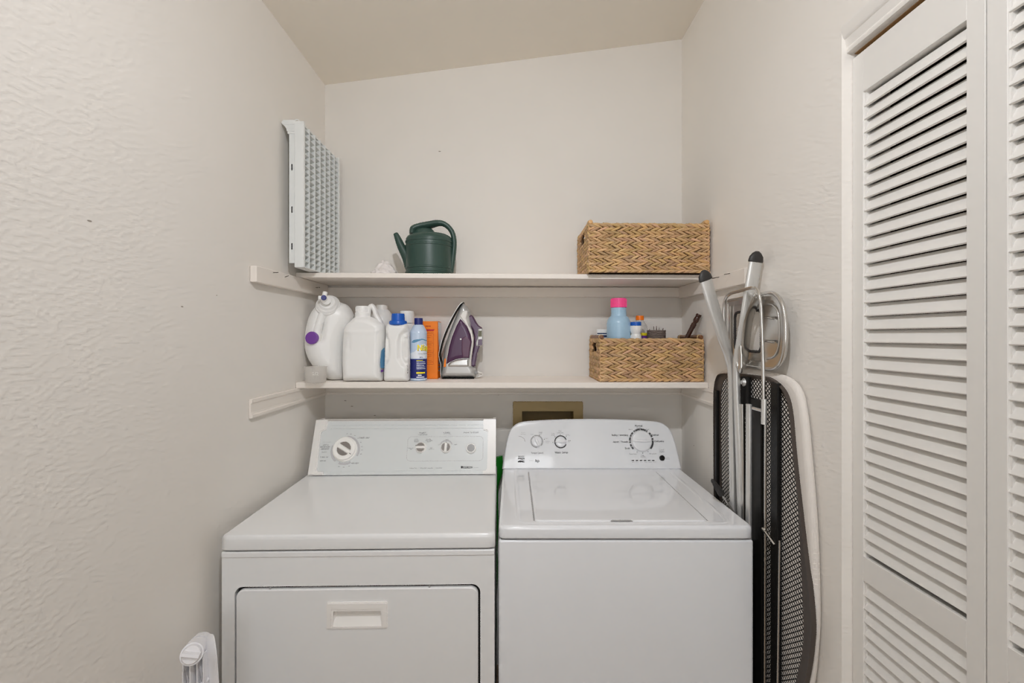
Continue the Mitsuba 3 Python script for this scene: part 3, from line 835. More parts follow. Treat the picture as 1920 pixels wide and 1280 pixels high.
# crumpled cloth
rng = np.random.default_rng(5)
cm = trimesh.creation.icosphere(5, 1.0)
vv = cm.vertices.copy()
q = vv * 1.35 + 2.3
f1, f2, f3 = meshkit.fbm(q + 3, 3), meshkit.noise(q * 1.9 + 11), meshkit.noise(q * 4.1 + 5)
rad = .62 + .45 * f1 + .55 * np.abs(f2 - .5) + .12 * np.abs(f3 - .5)
vv = vv * rad[:, None] * (.050, .040, .046)
vv[:, 2] += .006 * np.cos(vv[:, 0] * 60)
vv[:, 2] = np.maximum(vv[:, 2], -.012)
cm.vertices = vv
cx_ = -.512
solo('crumpled_cloth', at(cm, cx_, 1.93, zt(cx_) + .0125), 'm_cloth', 'crumpled white cloth rag lying on upper shelf beside watering can', 'cloth', 50)

# watering can
Yc = 1.93
wx, wz = (805 - CX) * Yc / F, zt(-.33) + .0006
R = .0925
t = thing('watering_can', 'dark green plastic watering can with long spout on the upper shelf', 'watering can')
pr = [(0, 0), (R * .97, 0), (R, .004), (R, .012), (R + .0022, .014), (R + .0022, .018), (R, .020), (R, .027), (R + .0022, .029), (R + .0022, .033), (R, .035), (R, .116), (R + .0022, .118), (R + .0022, .122), (R, .124), (R, .133), (R + .0022, .135),
      (R + .0022, .139), (R, .141), (R * .99, .150), (R * .93, .159), (R * .80, .166), (R * .6, .170), (R * .45, .1715), (0, .172)]
part(t, 'body', at(lathe(pr, 64), wx, Yc, wz), 'm_green_can', 40)
hd = spline([(-.062, 0, .168), (-.058, 0, .186), (-.035, 0, .198), (.000, 0, .208), (.030, 0, .2155), (.055, 0, .214), (.078, 0, .199), (.094, 0, .174), (.100, 0, .140), (.098, 0, .10), (.092, 0, .05), (.087, 0, .018)], 8)
rr_ = np.interp(np.linspace(0, 1, len(hd)), [0, .1, .3, .42, .55, 1], [.016, .018, .014, .0115, .0100, .0105])
part(t, 'handle', at(tube(hd, rr_, 16, rr_ * 1.5 * np.interp(np.linspace(0, 1, len(hd)), [0, .2, .4, 1], [2.0, 1.8, 1.0, .9]), ref=[1, 0, 0.3]), wx, Yc, wz), 'm_green_can', 50)
hood = loft([np.array([(wxx * math.cos(a) + ox, wyy * math.sin(a), z) for a in np.linspace(0, 2 * math.pi, 32, endpoint=False)]) for wxx, wyy, ox, z in
             ((.045, .052, -.022, .165), (.044, .050, -.022, .176), (.040, .045, -.021, .184), (.030, .034, -.018, .191), (.012, .014, -.012, .195))])
part(t, 'hood', at(hood, wx, Yc, wz), 'm_green_can', 50)
sp = spline([(-R * .93, 0, .045), (-.112, 0, .090), (-.128, 0, .130), (-.138, 0, .160), (-.1385, 0, .163)], 6)
sp = spline([(-R * .80, 0, .040), (-R * .98, 0, .080), (-.112, 0, .120), (-.127, 0, .155), (-.1345, 0, .172), (-.1362, 0, .176)], 8)
rs = np.interp(np.linspace(0, 1, len(sp)), [0, .3, .7, .93, 1], [.025, .018, .0110, .0082, .0056])
part(t, 'spout', at(cat([tube(sp, rs, 18), ]), wx, Yc, wz), 'm_green_can', 50)


# ---------------------------------------------------------------- woven baskets
def strand():
    n, st_ = 7, [(-1.0, .10), (-.72, .62), (-.25, 1.0), (.25, 1.0), (.72, .62), (1.0, .10)]
    rings = [np.array([(x, w * math.cos(a), w * math.sin(a)) for a in np.linspace(0, 2 * math.pi, n, endpoint=False)]) for x, w in st_]
    return loft(rings)


STR = strand()
SV, SF = np.array(STR.vertices), np.array(STR.faces)


def basket(t, x0, x1, y0, y1, z0, z1, courses, seed, slope=.0):
    def sl_(m):
        m.vertices = m.vertices - np.outer(m.vertices[:, 0] - x0, (0, 0, slope))
        return m

    r = np.random.default_rng(seed)
    wl = .006
    body = cat([bx(x0, x1, y0, y0 + wl, z0 + .006, z1 - .004), bx(x0, x1, y1 - wl, y1, z0 + .006, z1 - .004), bx(x0, x1, y0 + wl, y1 - wl, z0 + .003, z0 + .009)])
    hy0, hy1, hz0_, hz1_ = (y0 + y1) / 2 - .045, (y0 + y1) / 2 + .045, z1 - .052, z1 - .016
    sidep = sbox(y0 + wl, z0 + .006, y1 - wl, z1 - .004).difference(rrect(hy0, hz0_, hy1, hz1_, .008))
    for xs in (x0, x1 - wl):
        body = cat([body, tf(ext(sidep, wl), mat4([0, 1, 0], [0, 0, 1], [1, 0, 0], [xs, 0, 0]))])
    vc = np.tile([.10, .055, .024], (len(body.vertices), 1))  # dark colour stands for shade in the gaps between strands
    part(t, 'body', sl_(body), 'm_straw', False, color=vc)
    H = (z1 - z0) / courses
    sides = [((x0, y0), (1, 0), (0, -1), x1 - x0), ((x1, y0), (0, 1), (1, 0), y1 - y0), ((x1, y1), (-1, 0), (0, 1), x1 - x0), ((x0, y1), (0, -1), (-1, 0), y1 - y0)]
    for k in range(courses):
        V, Fc, C, nv = [], [], [], 0
        zc_ = z0 + (k + .5) * H
        for si, ((ox, oy), (tx, ty), (nx, ny), Ls) in enumerate(sides):
            step = H * .92
            cnt = max(3, int(round(Ls / step)))
            step = Ls / cnt
            for s in range(cnt + 1):
                for sgn in (1, -1):
                    pos = (s + (.0 if sgn > 0 else .0)) * step + r.normal(0, .0012)
                    pos = min(max(pos, .004), Ls - .004)
                    if si in (1, 3):
                        yy = oy + ty * pos
                        if hy0 - .006 < yy < hy1 + .006 and hz0_ - .003 < zc_ + sgn * H * .25 < hz1_ + .003:
                            continue
                    ln, wd, th = step * (1.02 + r.uniform(-.12, .15)), H * (.20 + r.uniform(-.025, .03)), .0062 + r.uniform(-.0008, .0008)
                    a = sgn * (-.36 + r.uniform(-.1, .1))
                    ca, sa = math.cos(a), math.sin(a)
                    lx, lz = SV[:, 0] * ln * ca - SV[:, 1] * wd * sa, SV[:, 0] * ln * sa + SV[:, 1] * wd * ca
                    out = SV[:, 2] * th + .0022 + SV[:, 0] * .0017 * sgn
                    lx = np.clip(lx + pos, -.005, Ls + .005) - pos
                    zz = np.maximum(zc_ + sgn * H * .25 + lz, z0 + .0006)
                    V.append(np.column_stack([ox + tx * (pos + lx) + nx * out, oy + ty * (pos + lx) + ny * out, zz]))
                    Fc.append(SF + nv)
                    nv += len(SV)
                    base = np.array([.52, .335, .172]) * r.uniform(.72, 1.22) * (1, r.uniform(.94, 1.05), r.uniform(.82, 1.15))
                    C.append(np.clip(base * np.where(np.abs(SV[:, :1]) > .9, .75, 1.0), 0, .9))
        part(t, 'braid', sl_(TM(np.vstack(V), np.vstack(Fc))), 'm_straw', True, stuff=True, color=np.vstack(C))
    # rim and foot twists
    for zr, nm in ((z1 - .003, 'rim'), (z0 + .0086, 'foot_band')):
        p = np.array([(x0, y0), (x1, y0), (x1, y1), (x0, y1)])
        path = []
        for a, b in zip(p, np.roll(p, -1, 0)):
            nseg = max(3, int(np.linalg.norm(b - a) / .009))
            path += [a + (b - a) * (i + .5) / nseg for i in range(nseg)]
        path = np.array(path + path[:1])
        off = np.array([x0 + x1, y0 + y1]) / 2
        d = np.sign(path - off)
        pth = np.column_stack([path, zr + r.normal(0, .0008, len(path))])
        m = tube(pth, .0058 + r.normal(0, .0006, len(pth)), 9)
        col = np.tile([.50, .33, .16], (len(m.vertices), 1)) * r.uniform(.75, 1.2, (len(m.vertices), 1))
        part(t, nm, sl_(m), 'm_straw', True, color=col)


def basket_bars(t, xs, y0, y1, z, r, out, m, zdrop):
    for x in xs:
        h = part(t, 'handle', rod((x, y0 - .009, z), (x, y1 + .009, z), r, 18, .003), m, 40)
        for y in (y0 + .012, y1 - .012):
            part(h, 'lashing', tube([(x, y - .006, z), (x, y + .006, z)], r * 1.22, 14), 'm_straw', True, color=np.tile([.55, .38, .2], (30, 1)))
            part(h, 'lashing', bx(x - r * .8, x + r * .8, y - .005, y + .005, z - zdrop, z), 'm_straw', False, color=np.tile([.46, .31, .15], (8, 1)))


t = thing('woven_basket', 'large woven seagrass basket at the right end of upper shelf', 'basket')
bz = zt(.29) - .0005
basket(t, .288, .727, 1.783, 2.066, bz + .0016, 1.8545, 7, 3, slope=.0052)
basket_bars(t, (.291, .722), 1.783, 2.066, 1.8595, .0082, 0, 'm_wood', .02)
t = thing('woven_basket', 'smaller woven seagrass basket holding bottles on the lower shelf', 'basket')
basket(t, .340, .727, 1.838, 2.066, ZS + .0008, 1.426, 6, 9)
basket_bars(t, (.343, .722), 1.838, 2.066, 1.4335, .0078, 0, 'm_brown_wood', .018)

# ================================================================ things on the lower shelf


def outl(pts, x0, y0, s, Y):
    """Outline points read in an enlarged crop (corner x0, y0, scale s) -> metres at distance Y, relative to the eye."""
    return [((x0 + a / s - CX) * Y / F, CAMZ - (y0 + b / s - CY) * Y / F) for a, b in pts]


def soft(pts, r):
    return Polygon(pts).buffer(-r, quad_segs=8).buffer(2 * r, quad_segs=8).buffer(-r, quad_segs=8)


# big leaning detergent jug with a spigot
Y1 = 1.902
XJ = -.742
O = lambda pts: [(XJ + (x - XJ) * 1.045, z) for x, z in outl(pts, 560, 540, 6.4, Y1)]
JR = trimesh.transformations.rotation_matrix(math.radians(19), [0, 0, 1], [XJ, Y1, 0])
plain_part = part
part = lambda p, n, m, *a, **k: plain_part(p, n, tf(m, JR), *a, **k)
t = thing('detergent_jug', 'big rounded white jug with purple cap and blue tap button, leftmost on lower shelf', 'jug')
body = bez(O([(225, 215), (300, 165), (400, 140), (490, 172), (565, 205), (620, 285), (640, 370), (610, 470), (560, 560), (535, 700), (532, 850), (532, 1010), (522, 1090), (500, 1106), (440, 1108), (370, 1102), (290, 1056), (205, 965), (136, 850), (104, 740), (98, 640), (106, 520), (130, 400), (165, 300)]), 6)
zmin = body.bounds[1]
body = affinity.translate(body, 0, ZS + .0008 - zmin)
dz = ZS + .0008 - zmin
dl = [[(x, z + dz) for x, z in O(q)] for q in ([(300, 330), (285, 430), (280, 520), (262, 600)], [(150, 540), (120, 600), (160, 690)])]
part(t, 'body', up(pillow(body, .058, .055, .006, dents=((dl[0], .012, .022),)), 0, Y1, 0), 'm_white', 60)
hp = [(x * .975, Y1 - .048, (z - CAMZ) * .975 + CAMZ + dz) for x, z in O([(265, 275), (235, 330), (208, 420), (185, 520), (168, 600)])]
hs = spline(hp, 8)
part(t, 'handle', tube(hs, np.linspace(.0135, .0165, len(hs)), 16, np.linspace(.012, .014, len(hs))), 'm_white', 50)
gr = [(x, Y1 - .0575, z + dz) for x, z in O([(300, 320), (285, 400), (275, 480), (262, 540)])]
c0 = np.array([(x, z + dz) for x, z in O([(350, 215)])][0])
nk = Face((c0[0], Y1 - .036, c0[1]), (1, .1, .25), (-.2, .62, 1))
part(t, 'collar', nk.put(lathe([(0, -.02), (.046, -.02), (.046, .0), (.0445, .002), (.0430, .0022), (.040, .008), (.036, .012), (.0345, .0122), (.030, .020), (.026, .023), (0, .0235)], 40), 0, 0, .002), 'm_white', 40)
c1 = O([(318, 140)])[0]
part(t, 'tap', cat([tube([(c1[0] - .004, Y1 - .085, c1[1] + dz - .014), (c1[0] + .003, Y1 - .075, c1[1] + dz + .022)], .0092, 16), rbox(c1[0] - .022, c1[0] + .004, Y1 - .088, Y1 - .070, c1[1] + dz - .008, c1[1] + dz + .008, .004),
                    tube([(c1[0] + .002, Y1 - .06, c1[1] + dz - .006), (c1[0] + .008, Y1 - .085, c1[1] + dz - .010)], .016, 20)]), 'm_white', 40)
part(t, 'tap_button', at(tf(lathe([(0, 0), (.0098, 0), (.0098, .004), (.008, .006), (0, .0064)], 24), mat4([1, 0, 0], [0, 0, 1], [0, -1, 0], [0, 0, 0])), c1[0] - .001, Y1 - .099, c1[1] + dz - .001), 'm_navy', 40)
part(t, 'tap_stem', rod((c1[0] - .001, Y1 - .1, c1[1] + dz - .001), (c1[0] + .003, Y1 - .07, c1[1] + dz - .003), .0105, 18), 'm_white', 40)
c2 = O([(163, 602)])[0]
cf = Face((c2[0] * .972 - .012, Y1 - .053, (c2[1] - CAMZ) * .972 + CAMZ + dz), (1, -.40, 0.05), (-.02, .0, 1))
cap = part(t, 'cap', cf.put(lathe([(0, 0), (.0240, 0), (.0245, .010), (.0235, .0145), (.021, .0160), (0, .0165)], 36), 0, 0, -.004), 'm_purple_cap', 40)
part(t, 'cap_seat', cf.put(lathe([(0, -.03), (.030, -.03), (.0285, .001), (.026, .003), (0, .003)], 36), 0, 0, -.006), 'm_white_warm', 40)
lb = O([(612, 345), (640, 340), (648, 360), (640, 378), (612, 405)])
part(t, 'label', up(ext(affinity.translate(Polygon(lb), -.004, dz), .012), 0, Y1 - .008, 0), 'm_label_dark', False)
part = plain_part

# measuring cup
t = thing('measuring_cup', 'small translucent plastic measuring cup at the left edge of lower shelf', 'cup')
mcx, mcy = (592.3 - CX) * 1.80 / F, 1.800
part(t, 'cup', at(lathe([(0, 0), (.030, 0), (.0345, .002), (.0365, .008), (.0395, .058), (.0415, .0595), (.0415, .0605), (.0385, .0605), (.0385, .059), (.0345, .010), (.032, .0045), (0, .004)], 40), mcx, mcy, ZS + .0006), 'm_frost', 40)
fcup = Face((mcx + .004, mcy - .0408, ZS + .034), (1, 0, 0), (0, 0, 1))
part(t, 'embossed_mark', cat([fcup.put(meshkit.text_mesh('1/2', .011, .0006), -.002, -.002, .0003)]), 'm_white', False)

# broad jug seen from its plain back
Y2 = 1.868
O = lambda pts: outl(pts, 560, 540, 6.4, Y2)
t = thing('detergent_jug', 'broad white jug with flat plain back and white cap, second from left on lower shelf', 'jug')
body = Polygon(O([(548, 1105), (540, 900), (542, 700), (550, 560), (556, 500), (585, 440), (640, 390), (690, 345), (705, 335), (840, 335), (900, 360), (980, 400), (1030, 440), (1038, 500), (1034, 700), (1026, 900), (1015, 1105), (998, 1118), (565, 1118)]))
body = body.buffer(-.006, quad_segs=6).buffer(.012, quad_segs=6).buffer(-.006, quad_segs=6)
body = affinity.translate(body, 0, ZS + .0008 - body.bounds[1])
dz2 = 0.0
seam = O([(556, 505), (600, 528), (700, 535), (850, 535), (960, 525), (1044, 490)])
dn = [(O([(640, 570), (655, 640), (650, 730)]), .006, .003), (O([(590, 560), (600, 700)]), .012, .004), (O([(830, 700), (870, 800)]), .004, .0012)]
part(t, 'body', up(pillow(body, .046, .026, .005, dents=[(seam, .0035, -.0022)] + dn), 0, Y2, 0), 'm_white', 60)
cxx = (770 / 6.4 + 560 - CX) * Y2 / F
nz = CAMZ - (540 + 335 / 6.4 - CY) * Y2 / F
part(t, 'neck', at(lathe([(0, -.01), (.030, -.01), (.0295, .016), (.026, .019), (0, .019)], 32), cxx, Y2, nz - .004), 'm_white', 40)
cap = part(t, 'cap', at(lathe([(0, .014), (.0265, .014), (.027, .020), (.0265, .034), (.024, .0385), (.0215, .0385), (.0215, .030), (0, .030)], 32), cxx, Y2, nz), 'm_white', 40)
ga = []
for k in range(26):
    a = k * 2 * math.pi / 26
    ga.append(at(bx(-.0006, .0006, -.0009, .0009, .019, .034), cxx + .0268 * math.cos(a), Y2 + .0268 * math.sin(a), nz))
part(cap, 'grip_ribs', cat(ga), 'm_white', False, stuff=True)
hd = [(x, Y2, z) for x, z in O([(835, 330), (845, 255), (875, 215), (905, 245), (935, 330), (975, 395), (990, 450)])]
hs = spline(hd, 8)
part(t, 'handle', tube(hs, .0095, 14, .014, ref=[1, 0, 0]), 'm_white', 50)
side = Face((body.bounds[2] - .0060, Y2 - .030, ZS + .06), (.25, .97, 0), (0, 0, 1))
part(t, 'label', cat([side.put(ext(poly([(-.004, .022), (.004, .060), (.026, .072), (.034, .03), (.030, -.01), (-.002, -.006)], .003), .0006), -.004, 0, -.0005)]), 'm_label_blue', False)
part(t, 'label', side.put(ext(sbox(.0, -.022, .02, -.014), .0006), -.004, 0, -.0005), 'm_purple_cap', False)

# white jug behind it
Y3 = 2.02
t = thing('white_bottle', 'white bottle with low flat cap, mostly hidden behind the broad white jug', 'bottle')
bxx = (716 - CX) * Y3 / F
pr = [(0, 0), (.048, 0), (.052, .004), (.052, .215), (.049, .245), (.040, .268), (.031, .281), (.026, .286), (0, .286)]
part(t, 'body', at(lathe(pr, 40), bxx, Y3, ZS + .0008), 'm_white', 40)
part(t, 'cap', at(lathe([(0, .286), (.0235, .286), (.0235, .302), (.021, .305), (0, .305)], 32), bxx, Y3, ZS + .0008), 'm_white_warm', 40)

# slim bottle with a blue cap
Y4 = 1.860
O = lambda pts: outl(pts, 710, 550, 7.527, Y4)
t = thing('detergent_bottle', 'white bottle with bright blue cap and built-in waist grip, on lower shelf front edge', 'bottle')
body = Polygon(O([(85, 1235), (82, 1150), (92, 900), (104, 640), (110, 530), (116, 470), (140, 440), (400, 440), (415, 470), (424, 540), (434, 700), (440, 900), (438, 1150), (432, 1230), (415, 1252), (105, 1252)])).buffer(-.004).buffer(.004)
body = affinity.translate(body, 0, ZS + .0008 - body.bounds[1])
dn = [(O([(122, 590), (150, 660), (155, 880), (128, 960)]), .0058, .013), (O([(400, 545), (345, 610), (330, 700), (335, 900), (385, 985)]), .0085, .016), (O([(400, 640), (400, 900)]), .008, .012)]
part(t, 'body', up(pillow(body, .031, .016, .0030, dents=dn), 0, Y4, 0), 'm_white', 60)
cu = (275 / 7.527 + 710 - CX) * (Y4) / F
cz = CAMZ - (550 + 436 / 7.527 - CY) * Y4 / F - .002
pr = [(0, 0), (.0325, 0), (.034, .002), (.0335, .012), (.031, .0155), (.0262, .0165), (.0255, .018), (.0245, .040), (.0225, .0435), (0, .0435)]
part(t, 'cap', at(lathe(pr, 44), cu, Y4, cz), 'm_blue', 35)
sd = Face((body.bounds[2] - .0062, Y4 - .020, ZS + .05), (.85, .53, 0), (0, 0, 1))
part(t, 'printed_code', cat([sd.put(ext(sbox(-.003, q, .003, q + h), .0005), .0, 0, .0012) for q, h in ((-.018, .006), (-.008, .010), (.006, .003), (.012, .0015))]), 'm_print_mid', False)

# white capped bottle behind the blue cap
Y5 = 1.955
t = thing('white_bottle', 'white bottle with tall white cap, behind the blue-capped bottle and spray can', 'bottle')
bxx = (763 - CX) * Y5 / F
part(t, 'body', at(lathe([(0, 0), (.033, 0), (.036, .004), (.036, .19), (.033, .214), (.028, .226), (0, .228)], 36), bxx, Y5, ZS + .0008), 'm_white', 40)
part(t, 'cap', at(lathe([(0, .228), (.0285, .228), (.029, .262), (.0275, .2755), (.026, .2765), (0, .2765)], 36), bxx, Y5, ZS + .0008), 'm_white', 35)

# spray starch can
Y6 = 1.900
sx_, sr = (784.8 - CX) * Y6 / F, .0335
t = thing('spray_can', 'pale blue spray starch can with navy cap, on lower shelf before the orange box', 'spray can')
Z0 = ZS + .0008
part(t, 'body', at(lathe([(0, 0), (sr - .002, 0), (sr, .002), (sr, .003), (sr - .0007, .005), (sr - .0007, .183), (sr, .185), (sr, .188), (sr * .92, .197), (sr * .70, .211), (sr * .56, .219), (0, .219)], 48), sx_, Y6, Z0), 'm_starch', 40)
part(t, 'cap', at(lathe([(0, .2195), (.0168, .2195), (.0168, .2430), (.0158, .2455), (0, .2458)], 36), sx_, Y6, Z0), 'm_navy', 35)


def wrap(pg, rad, cx, cy, z0, rot=0.0):
    """A thin print bent round a can: pg in (arc length, height)."""
    m = ext(pg, .0004)
    m = m.subdivide_to_size(.006)
    v = m.vertices.copy()
    a = v[:, 0] / rad + rot
    rr2 = rad + v[:, 2]
    m.vertices = np.column_stack([cx + rr2 * np.sin(a), cy - rr2 * np.cos(a), z0 + v[:, 1]])
    return m


lab = part(t, 'label', wrap(sbox(-.034, .010, .052, .085), sr - .0005, sx_, Y6, Z0), 'm_navy', 40)
sw = soft([(-.034, .088), (.052, .088), (.052, .132), (.03, .146), (.012, .138), (0, .122), (-.012, .112), (-.034, .108)], .004)
part(t, 'label', wrap(sw, sr - .0005, sx_, Y6, Z0), 'm_starch_light', 40)
sw = soft([(-.026, .150), (-.012, .160), (.02, .164), (.045, .158), (.045, .155), (.02, .160), (0, .152), (-.012, .148)], .001)
part(t, 'label', wrap(sw, sr - .0005, sx_, Y6, Z0), 'm_label_blue', 40)


def wtext(s, h, u, v, rad, bold=True):
    m = meshkit.text_mesh(s, h, .0004, bold).subdivide_to_size(.006)
    vv = m.vertices.copy()
    a = (vv[:, 0] + u) / rad
    m.vertices = np.column_stack([sx_ + (rad + vv[:, 2]) * np.sin(a), Y6 - (rad + vv[:, 2]) * np.cos(a), Z0 + v + vv[:, 1]])
    return m


part(lab, 'lettering', wtext('Niagara', .0215, .0005, .117, sr - .0001), 'm_print', False)
part(lab, 'lettering', wtext('Niagara', .0215, -.0005, .1185, sr + .0004), 'm_yellow', False)
part(lab, 'lettering', wtext('Spray Starch', .005, .004, .1035, sr - .0001, False), 'm_print_mid', False)
part(lab, 'lettering', cat([wrap(sbox(.010 + q, .089, .0115 + q, .0945), sr - .0001, sx_, Y6, Z0) for q in (0, .004, .006, .011)]), 'm_navy', False, stuff=True)
rows = [sbox(-.002, .079 - i * .0066, .030 + (i % 3) * .003, .0815 - i * .0066) for i in range(6) if i != 0]
part(lab, 'lettering', cat([wrap(g, sr - .0001, sx_, Y6, Z0) for g in rows + [sbox(-.002, .0125, .030, .0165), sbox(.004, .0195, .018, .0245)]]), 'm_starch_light', False, stuff=True)
part(lab, 'stripe', cat([wrap(sbox(-.002, .028, .034, .0345), sr - .0001, sx_, Y6, Z0), wrap(sbox(-.002, .0785, .024, .081), sr - .0001, sx_, Y6, Z0)]), 'm_yellow', False)

# orange powder box
t = thing('detergent_box', 'orange cardboard box with fine print behind the spray can, beside the steam iron', 'box')
ox0, ox1, oy0, oy1, oz1 = -.395, -.3045, 1.965, 2.065, ZS + .236
part(t, 'carton', rbox(ox0, ox1, oy0, oy1, ZS + .0008, oz1, .0012), 'm_orange', 30)
ff = Face((ox0, oy0, ZS), (1, 0, 0), (0, 0, 1))
wB = ox1 - ox0
prn = [sbox(.040, .214, .062, .218)] + [sbox(.036, .185 - i * .0078, .072 - (i * 7 % 5) * .002, .1862 - i * .0078) for i in range(17) if i not in (3, 8, 13)]
part(t, 'fine_print', cat([ff.put(ext(g, .0003), w=.0002) for g in prn]), 'm_orange_dark', False, stuff=True)
fr_ = rrect(.030, .060, .074, .192, .002)
part(t, 'fine_print', ff.put(ext(fr_.difference(fr_.buffer(-.0009)), .0003), w=.0002), 'm_orange_dark', False)
part(t, 'banner', ff.put(ext(Polygon([(.03, .196), (.074, .196), (.078, .203), (.03, .203)]), .0004), w=.0002), 'm_red', False)
sf = Face((ox1, oy0, ZS), (0, 1, 0), (0, 0, 1))
part(t, 'side_panel', sf.put(ext(Polygon([(.012, .233), (.098, .233), (.098, .02), (.05, .10), (.022, .16)]), .0004), w=.0002), 'm_starch_light', False)
part(t, 'fine_print', cat([sf.put(ext(sbox(.02, q, .06, q + .004), .0004), w=.0003) for q in (.03, .045, .06)] + [sf.put(ext(sbox(.03, .062, .05, .082), .0004), w=.0003)]), 'm_label_blue', False, stuff=True)

# steam iron standing on its heel, seen from the side
Y7 = 2.0
O = lambda pts: outl(pts, 710, 550, 7.527, Y7)
t = thing('steam_iron', 'silver and purple steam iron standing on its heel on the lower shelf', 'iron')
z_of = lambda g: affinity.translate(g, 0, DZ)
base = soft(O([(1195, 140), (1245, 185), (1290, 250), (1310, 320), (1330, 420), (1345, 600), (1345, 1030), (1372, 1060), (1378, 1150), (1360, 1190), (905, 1190), (892, 1150), (905, 1060), (915, 900), (935, 760), (1000, 560), (1080, 360), (1150, 200)]), .002)
DZ = ZS + .0035 - base.bounds[1]
part(t, 'body', up(pillow(z_of(base), .040, .020, .004), 0, Y7, 0), 'm_iron_silver', 60)
sole = spline(O([(1200, 138), (1150, 180), (1075, 300), (985, 480), (920, 640), (882, 780), (866, 860), (876, 930), (893, 1010), (890, 1100), (898, 1188)]), 8)
sp3 = np.array([(x, Y7 - .002, z + DZ) for x, z in sole])
part(t, 'soleplate', tube(sp3, .0032, 10, .036, ref=[-1, 0, .3]), 'm_iron_chrome', 50)
sp4 = np.array([(x + .0028, Y7 - .012, z + DZ) for x, z in sole])
part(t, 'trim_strip', tube(sp4[:60], .0020, 8, .028, ref=[-1, 0, .3]), 'm_steel_black', 50)
pur = soft(O([(1165, 365), (1200, 400), (1265, 480), (1305, 590), (1325, 680), (1300, 800), (1290, 915), (1200, 915), (1110, 930), (1040, 960), (970, 1000), (985, 900), (1010, 760), (1050, 620), (1110, 470)]), .0015)
part(t, 'water_tank', up(pillow(z_of(pur), .010, .014, .0035, back=False), 0, Y7 - .0375, 0), 'm_iron_purple', 60)
lidp = soft(O([(1190, 640), (1240, 610), (1290, 640), (1318, 690), (1298, 800), (1288, 905), (1200, 905), (1185, 800)]), .002)
part(t, 'filler_cover', up(pillow(z_of(lidp), .0035, .004, .003, back=False), 0, Y7 - .0465, 0), 'm_iron_purple_lid', 60)
archp = soft(O([(1160, 330), (1200, 265), (1262, 250), (1270, 300), (1252, 360), (1275, 440), (1330, 530), (1352, 640), (1345, 760), (1325, 900), (1312, 1030), (1288, 1030), (1296, 900), (1312, 780), (1322, 690), (1306, 590), (1262, 480), (1205, 400)]), .0012)
part(t, 'handle_trim', up(pillow(z_of(archp), .012, .0035, .0025, back=False), 0, Y7 - .036, 0), 'm_white_warm', 60)
grip = soft(O([(1275, 330), (1310, 308), (1340, 330), (1390, 420), (1420, 460), (1465, 490), (1475, 540), (1465, 680), (1440, 740), (1400, 860), (1372, 1035), (1290, 1035), (1318, 900), (1350, 740), (1352, 610), (1330, 520), (1280, 445), (1258, 390)]), .0012)
part(t, 'grip', up(pillow(z_of(grip), .019, .005, .003), 0, Y7 - .012, 0), 'm_iron_purple', 60)
bt = soft(O([(1200, 280), (1222, 255), (1260, 240), (1290, 258), (1295, 285), (1265, 300), (1225, 310)]), .001)
part(t, 'spray_nozzle', up(pillow(z_of(bt), .030, .006, .003), 0, Y7 - .012, 0), 'm_iron_silver', 60)
disp = soft(O([(1410, 505), (1470, 500), (1480, 560), (1478, 730), (1440, 750), (1380, 748), (1375, 700), (1400, 640)]), .001)
dp = part(t, 'control_panel', up(pillow(z_of(disp), .006, .004, .003, back=False), 0, Y7 - .0285, 0), 'm_iron_silver', 60)
part(dp, 'screen', up(ext(z_of(soft(O([(1418, 535), (1464, 532), (1462, 615), (1412, 615)]), .0008)), .001), 0, Y7 - .034, 0), 'm_screen', False)
part(dp, 'button', up(ext(z_of(soft(O([(1412, 655), (1470, 650), (1468, 735), (1405, 738)]), .0012)), .0015), 0, Y7 - .034, 0), 'm_iron_purple', False)
sc = O([(1176, 650)])[0]
part(t, 'steam_dial', up(lathe([(0, 0), (.0036, 0), (.0034, .002), (0, .0024)], 20), sc[0], Y7 - .0468, sc[1] + DZ), 'm_white', 40)
heel = soft(O([(1000, 1000), (1040, 960), (1110, 935), (1200, 920), (1282, 920), (1282, 1035), (1000, 1035)]), .0015)
part(t, 'heel_well', up(pillow(z_of(heel), .006, .008, .003, back=False), 0, Y7 - .0385, 0), 'm_iron_chrome', 60)
part(t, 'sticker', up(ext(z_of(Polygon(O([(948, 920), (968, 920), (966, 1035), (935, 1035)]))), .001), 0, Y7 - .0388, 0), 'm_orange', False)
hb = O([(905, 1192), (1362, 1192)])
part(t, 'heel_rest', rbox(hb[0][0] + .002, hb[1][0] - .002, Y7 - .036, Y7 + .036, ZS + .0006, ZS + .0046, .0015), 'm_steel_black', 30)
cg = O([(1385, 1110)])[0]
cord = []
for k in range(200):
    a = k * .16
    cord.append((cg[0] + .008 + .012 * math.cos(a) + .004 * math.sin(a * .31), Y7 + .0 + .012 * math.sin(a * 1.0) - k * .00006, cg[1] + DZ - .010 + .012 * math.sin(a * .5)))
part(t, 'cord', tube(np.array(cord), .0022, 8), 'm_white_warm', True)
part(t, 'cord_guard', up(lathe([(0, 0), (.009, 0), (.008, .006), (.005, .010), (0, .010)], 6), cg[0] - .001, Y7 - .016, cg[1] + DZ - .002), 'm_grey', False)

# ---------------------------------------------------------------- what stands in the smaller basket
ZB = ZS + .0105


def bottle(name, label, px, Y, prof, m, capprof, mcap, catg='bottle'):
    t = thing(name, label, catg)
    x = (px - CX) * Y / F
    part(t, 'body', at(lathe(prof, 44), x, Y, ZB), m, 35)
    part(t, 'cap', at(lathe(capprof, 40), x, Y, ZB), mcap, 35)
    return t, x


